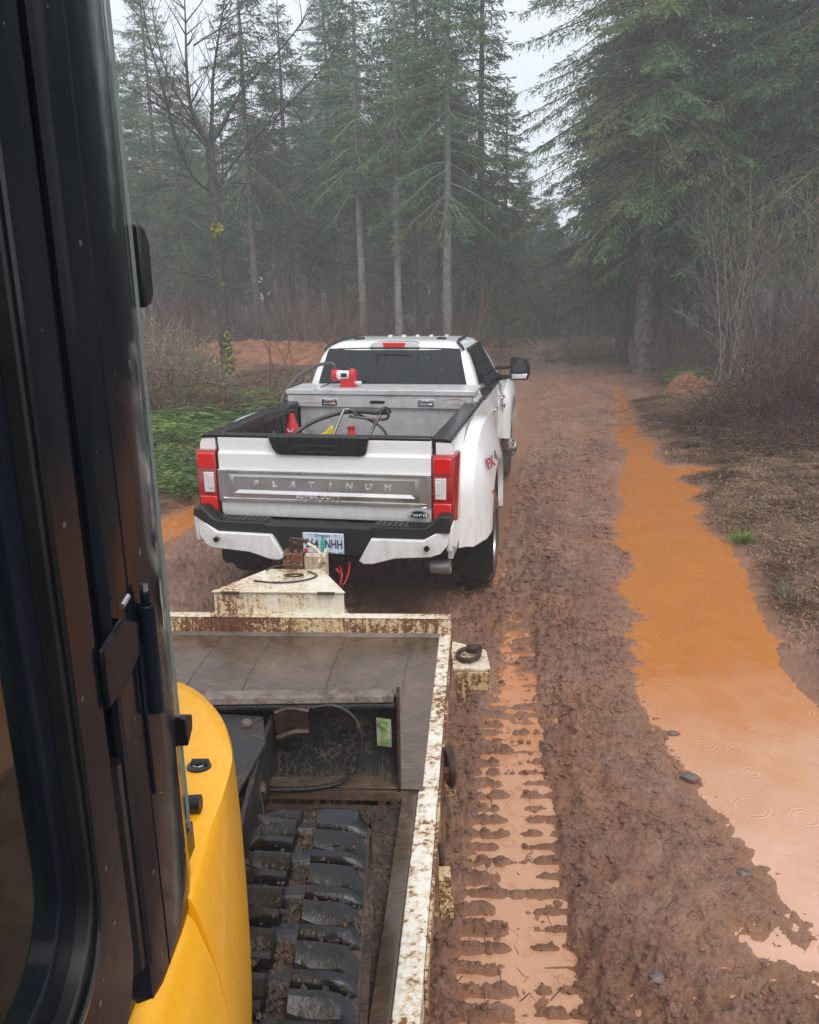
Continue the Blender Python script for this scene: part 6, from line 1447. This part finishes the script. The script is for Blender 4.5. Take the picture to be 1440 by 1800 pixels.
put(tangle(57, 1.5, .9, .35, 450, 'redtwig', 2600, label='low brown briar between the mossy tree and the truck bed', leafm='leaf'), 480, 660, 16.5, .4)
put(tangle(58, 1.4, .9, .7, 260, 'deadtwig', 1900, label='green and brown scrub left of the stout speckled trunk', leafm='darkfern'), 1040, 600, 29.0, .2)
put(tangle(59, 1.8, 1.0, 1.0, 260, 'deadtwig', 2600, label='pale green shrub further back at the roadside, left of the great fir'), 1035, 600, 33.0, .2)
put(tangle(60, 1.4, 1.0, .5, 360, 'deadtwig', 900, label='low bracken tangle behind the truck cab roof', leafm='leaf'), 560, 640, 19.5, .2)
put(tangle(61, 1.5, .9, .4, 500, 'redtwig', 1800, label='flattened twiggy brush on the bank above the green ferns', leafm='leaf'), 430, 715, 12.5, .4)
def fern(seed, n, L, mat, label, name='fern_clump', flat=.35):
    rs = np.random.RandomState(seed); K = Kites(); paths, rads = [], []
    for k in range(n):
        a = rs.uniform(0, 6.28); Lk = L * rs.uniform(.6, 1.1); s_ = np.linspace(0, 1, 36); e = rs.uniform(.2, 1.0)
        P_ = np.stack([np.cos(a) * Lk * s_, np.sin(a) * Lk * s_, Lk * (e * s_ - (e * .55 + .35) * s_ ** 2)], 1) + rs.normal(0, .12, 3) * [1, 1, .1]
        paths.append(P_[::5]); rads.append(np.linspace(.004, .0015, len(P_[::5])))
        side = np.array([-np.sin(a), np.cos(a), 0]); fw_ = np.array([np.cos(a), np.sin(a), 0])
        for sg in (1, -1):
            ln = .22 * Lk * np.sin(np.pi * (.12 + .88 * (1 - s_))) + .015
            d = (side * sg * .9 + fw_ * .45)[None] * ln[:, None] + rs.normal(0, .012, (36, 3)); d[:, 2] -= .15 * ln
            K.add(P_, d, .004 + .006 * Lk)
    V, F, mi = K.get(rs, 1.5); o = npmesh(name, V, F, M[mat]); tag(o, label, 'fern'); return o
LF = 'green fern spilling down the bank left of the truck bed'
FP = [fern(61, 34, .62, 'fern', LF), fern(62, 28, .72, 'fern', LF), fern(63, 40, .5, 'darkfern', LF)]
for k in range(95):
    u = rf.uniform(262, 470); v = rf.uniform(690, 815); p = onz(u, v, .42)
    if u > 275 + (905 - v) * .95: continue
    place_m(FP[rf.randrange(3)], p.x, p.y, rf.uniform(0, 6.28), rf.uniform(.75, 1.15), LF, 'ferns on the left bank', dz=.03)
for (u, Y) in ((1225, 21.5), (1250, 21), (1210, 22)):
    p = at(u, 600, Y); place_m(FP[0], p.x, p.y, rf.uniform(0, 6.28), 1.1, 'bright green fern behind the small orange mound', 'ferns behind the orange mound', dz=.25)
p = at(560, 640, 20); o = fern(66, 22, .9, 'darkfern', 'dark green bough heap behind the truck bed'); place_m(o, at(485, 640, 15.5).x, 15.5, 0, 1.0, dz=.1)

# orange earth heaps
def mound(name, cx_, cy_, w, d, h_, label, seed):
    xs, ys = np.meshgrid(np.linspace(-1, 1, 70), np.linspace(-1, 1, 50)); X = cx_ + xs * w; Y = cy_ + ys * d; r_ = np.sqrt(xs ** 2 + ys ** 2)
    e = np.clip(1 - r_ ** 2, 0, 1) ** .8; nz_ = fbm(X.ravel(), Y.ravel(), .9, 6, seed).reshape(X.shape); n2 = fbm(X.ravel(), Y.ravel(), .2, 3, seed + 5).reshape(X.shape)
    base_ = height(X.ravel(), Y.ravel()).reshape(X.shape); Z = base_ - .12 + e * h_ * (1 + .5 * nz_) + .10 * n2 * np.minimum(1, e * 3)
    i = np.arange(3500).reshape(50, 70); F = np.stack([i[:-1, :-1].ravel(), i[:-1, 1:].ravel(), i[1:, 1:].ravel(), i[1:, :-1].ravel()], 1)
    o = npmesh(name, np.stack([X.ravel(), Y.ravel(), Z.ravel()], 1), F, M['orangedirt'], smooth=True); return tag(o, label, 'mound')
s = NT('orange_earth'); co = s.coord('World'); n = s.noise(co, 3.5, 8, .7)
s.set(Base_Color=s.ramp(n, [(.3, (.07, .035, .024)), (.5, (.24, .10, .05)), (.7, (.38, .17, .09))]), Roughness=.8); s.bump(n, .8, .08); M['orangedirt'] = s.m
p = at(510, 610, 26); mound('dirt_mound', p.x, 26, 3.3, 2.0, .60, 'long heap of orange earth behind the truck, left of the cab', 401)
p = at(405, 615, 22.5); mound('dirt_mound', p.x, 22.5, .8, .6, .45, 'small orange earth heap touching the mossy tree trunk', 402)
p = at(1222, 634, 19.8); mound('dirt_mound', p.x, 19.8, .75, .6, .55, 'small orange earth mound by the right-hand thicket', 403)
p = at(700, 600, 32); mound('dirt_mound', p.x, 31, 4.5, 1.6, .5, 'low reddish earth bank showing left and right of the truck roof', 404)

# dead grass and litter on the verges
def litter(name, n, region, label, mat, lo, hi, seed, w=.0035, matted=1.0, keep=None):
    rs = np.random.RandomState(seed); X, Y = region(rs, n)
    if keep is not None: k_ = keep(X, Y, rs); X, Y = X[k_], Y[k_]
    n = len(X); Z = height(X, Y); ang = 2.2 * fbm(X, Y, .55, 2, seed) * math.pi + rs.normal(0, .75, n); L = rs.uniform(lo, hi, n); h_ = rs.uniform(.002, .06, n) ** 1.0 * matted
    d = np.stack([np.cos(ang), np.sin(ang)], 1); sd = np.stack([-d[:, 1], d[:, 0]], 1) * w * rs.uniform(.6, 1.5, n)[:, None]
    rows = []
    for t, zz_, wf in ((0, .0, .8), (.35, 1, 1), (.7, .9, .8), (1, .25, .2)):
        px, py = X + d[:, 0] * L * t, Y + d[:, 1] * L * t + .02 * t * rs.normal(size=n)
        pz = Z + h_ * zz_ + .006
        rows.append(np.stack([px - sd[:, 0] * wf, py - sd[:, 1] * wf, pz], 1)); rows.append(np.stack([px + sd[:, 0] * wf, py + sd[:, 1] * wf, pz + .002], 1))
    V = np.stack(rows, 1).reshape(-1, 3); b0 = np.arange(n)[:, None] * 8
    F = np.concatenate([b0 + np.array([[0, 1, 3, 2]]), b0 + np.array([[2, 3, 5, 4]]), b0 + np.array([[4, 5, 7, 6]])], 0)
    o = npmesh(name, V, F, M[mat]); return tag(o, label, 'grass' if 'grass' in name else 'litter', kind='stuff')
def reg_right(rs, n):
    y = rs.uniform(4.2, 19, n); u = rs.uniform(3.0, 9.0, n); return cx_road(y) + u, y
def keep_r(x, y, rs):
    d = sdf(x, y, PUD); return (d > .12 + .12 * rs.rand(len(x))) & (fbm(x, y, .8, 3, 555) + rs.normal(0, .22, len(x)) > -.22 - .3 * (y > 8)) & ((y > 6.2) | (x > 3.1))
litter('dead_grass', 110000, reg_right, 'flattened brown and straw-coloured dead grass on the right-hand verge', 'straw', .05, .26, 61, w=.0028, matted=.55, keep=keep_r)
litter('twig_litter', 26000, reg_right, 'dark leaf and twig debris trodden into the right-hand verge', 'leaf', .03, .14, 65, w=.006, matted=.6, keep=lambda x, y, rs: (sdf(x, y, PUD) > .1) & ((y > 5.5) | (x > 2.9)))
def reg_left(rs, n):
    y = rs.uniform(6.5, 22, n); u = rs.uniform(-9, -2.9, n); return cx_road(y) + u, y
litter('leaf_litter', 26000, reg_left, 'brown leaf and twig litter covering the left bank', 'leaf', .04, .18, 62, w=.008, keep=lambda x, y, rs: sdf(x, y, LPUD) > .1)
def reg_road(rs, n):
    y = rs.uniform(2.2, 14, n); u = rs.uniform(1.3, 3.2, n); return cx_road(y) + u, y
litter('mud_straws', 2600, reg_road, 'short straws and twigs trodden into the mud beside the puddle', 'straw', .02, .09, 63, w=.0016, matted=.25, keep=lambda x, y, rs: sdf(x, y, PUD) > .08)
# tufts
def tuft(seed, n, L, mat, label):
    rs = np.random.RandomState(seed); paths, rads = [], []
    for k in range(n):
        a = rs.uniform(0, 6.28); e = rs.uniform(.35, 1.2); s_ = np.linspace(0, 1, 6); Lk = L * rs.uniform(.5, 1)
        paths.append(np.stack([np.cos(a) * Lk * s_ * np.cos(e), np.sin(a) * Lk * s_ * np.cos(e), Lk * (np.sin(e) * s_ - .25 * s_ ** 2.5)], 1)); rads.append(np.linspace(.0032, .001, 6))
    V, F = thin_tubes(paths, rads, 3); o = npmesh('grass_tuft', V, F, M[mat]); return tag(o, label, 'grass tuft')
o = tuft(71, 26, .42, 'lichen', 'pale grass tuft standing on the mud right of the orange puddle'); p = onz(1385, 1045, .02); place_m(o, p.x, p.y, 0)
o = tuft(72, 200, .22, 'fern', 'yellow-green grass patch at the right edge of the puddle'); p = onz(1290, 945, .02); place_m(o, p.x + .1, p.y, 0, 1.2)
o = tuft(73, 160, .22, 'straw', 'straw-coloured grass patch where the puddle narrows'); p = onz(1215, 790, .02); place_m(o, p.x, p.y, 0, 1.5)
# fallen sticks
rs = np.random.RandomState(91)
for (pts_, r_, lab) in ((((1075, 655, 17.2), (1180, 690, 14.6), (1310, 700, 13.6), (1440, 725, 12.2)), .014, 'long pale fallen branch reaching in from the bramble bank'), (((1270, 725, 12.9), (1350, 702, 13.0), (1440, 690, 12.6)), .010, 'second fallen branch crossing below the long pale one'), (((1185, 623, 22.5), (1150, 628, 22.6), (1110, 622, 22.4)), .02, 'short stick lying at the foot of the great fir'), (((275, 745, 12.4), (330, 770, 11.3), (390, 800, 10.4)), .010, 'thin stick lying over the ferns'), (((285, 760, 11.5), (340, 720, 12.4), (372, 690, 13.4)), .012, 'grey stick leaning up the left bank')):
    P_ = np.array([list(at(*q)) for q in pts_]); C3 = np.array([list(q) for q in curve_pts([Vector(q) for q in P_], 6)]); C3[:, 2] = np.maximum(height(C3[:, 0], C3[:, 1]) + .05, C3[:, 2] * 0 + height(C3[:, 0], C3[:, 1]) + .12)
    V, F = thin_tubes([C3], [np.linspace(r_, r_ * .35, len(C3))], 6); o = npmesh('fallen_branch', V, F, M['greytwig'], smooth=True); tag(o, lab, 'branch')
# stones by the puddle
def stone(u, v, r_, lab, seed):
    rs = random.Random(seed); p = onz(u, v, -.02); b = MB(); rings = []
    for t, m_ in ((-.5, .6), (0, 1), (.35, .85), (.6, .35)): rings.append([Vector((r_ * m_ * math.cos(i * .785) * rs.uniform(.75, 1.25) * 1.3, r_ * m_ * math.sin(i * .785) * rs.uniform(.75, 1.25), r_ * t)) for i in range(8)])
    b.loft(rings); o = b.build('stone', M['stone'], bevel=.003, smooth=25); o.location = (p.x, p.y, gz(p.x, p.y) + r_ * .15); return tag(o, lab, 'stone')
M['stone'] = simple('muddy_stone', (.16, .125, .11), .35, var=.3, vscale=20, bump=.4, bscale=60, dirt=(.12, .065, .05), dscale=15, damt=.6)
stone(1215, 1365, .045, 'wet flat stone on the left shore of the pale puddle', 1); stone(1185, 1283, .03, 'small stone lying in the orange puddle', 2); stone(1156, 1716, .028, 'small bluish stone in the mud near the bottom of the photo', 3); stone(1392, 760, .12, 'grey stone in the brown grass', 4); stone(1310, 1530, .03, 'stone in the mud left of the pale puddle', 5)

# falling sleet, real small drops in the air
rs = np.random.RandomState(5); paths, rads = [], []
for k in range(420):
    Y = rs.uniform(5, 16); p = at(rs.uniform(230, 1430), rs.uniform(0, 1100), Y)
    if p.z < .1 or (p.y < 4.7 and p.x < .2): continue
    L = rs.uniform(.006, .018); r_ = rs.uniform(.0008, .0016); paths.append(np.array([[p.x, p.y, p.z], [p.x + .002, p.y, p.z - L * .5], [p.x + .003, p.y, p.z - L]])); rads.append(np.array([r_ * .4, r_, r_ * .5]))
V, F = thin_tubes(paths, rads, 5); s = NT('sleet'); s.set(Base_Color=(.8, .82, .85), Roughness=.2, Transmission_Weight=.2)
tag(npmesh('falling_sleet', V, F, s.m, smooth=True), 'tiny pale drops of sleet falling through the air', 'sleet', kind='stuff')

# ------------------------------------------------------------------ haze
s = NT('haze_air'); s.t.nodes.remove(s.b)
pv = s.t.nodes.new('ShaderNodeVolumePrincipled'); pv.inputs['Color'].default_value = (.92, .96, 1.0, 1); pv.inputs['Density'].default_value = 0.0048; pv.inputs['Anisotropy'].default_value = 0.2
s.t.links.new(pv.outputs[0], s.out.inputs['Volume'])
hb = MB(); hb.box(-112, 112, -62, 122, -2.0, 27)
tag(hb.build('haze', s.m, smooth=0), 'pale mist hanging in the air between the trees', 'haze', kind='stuff')
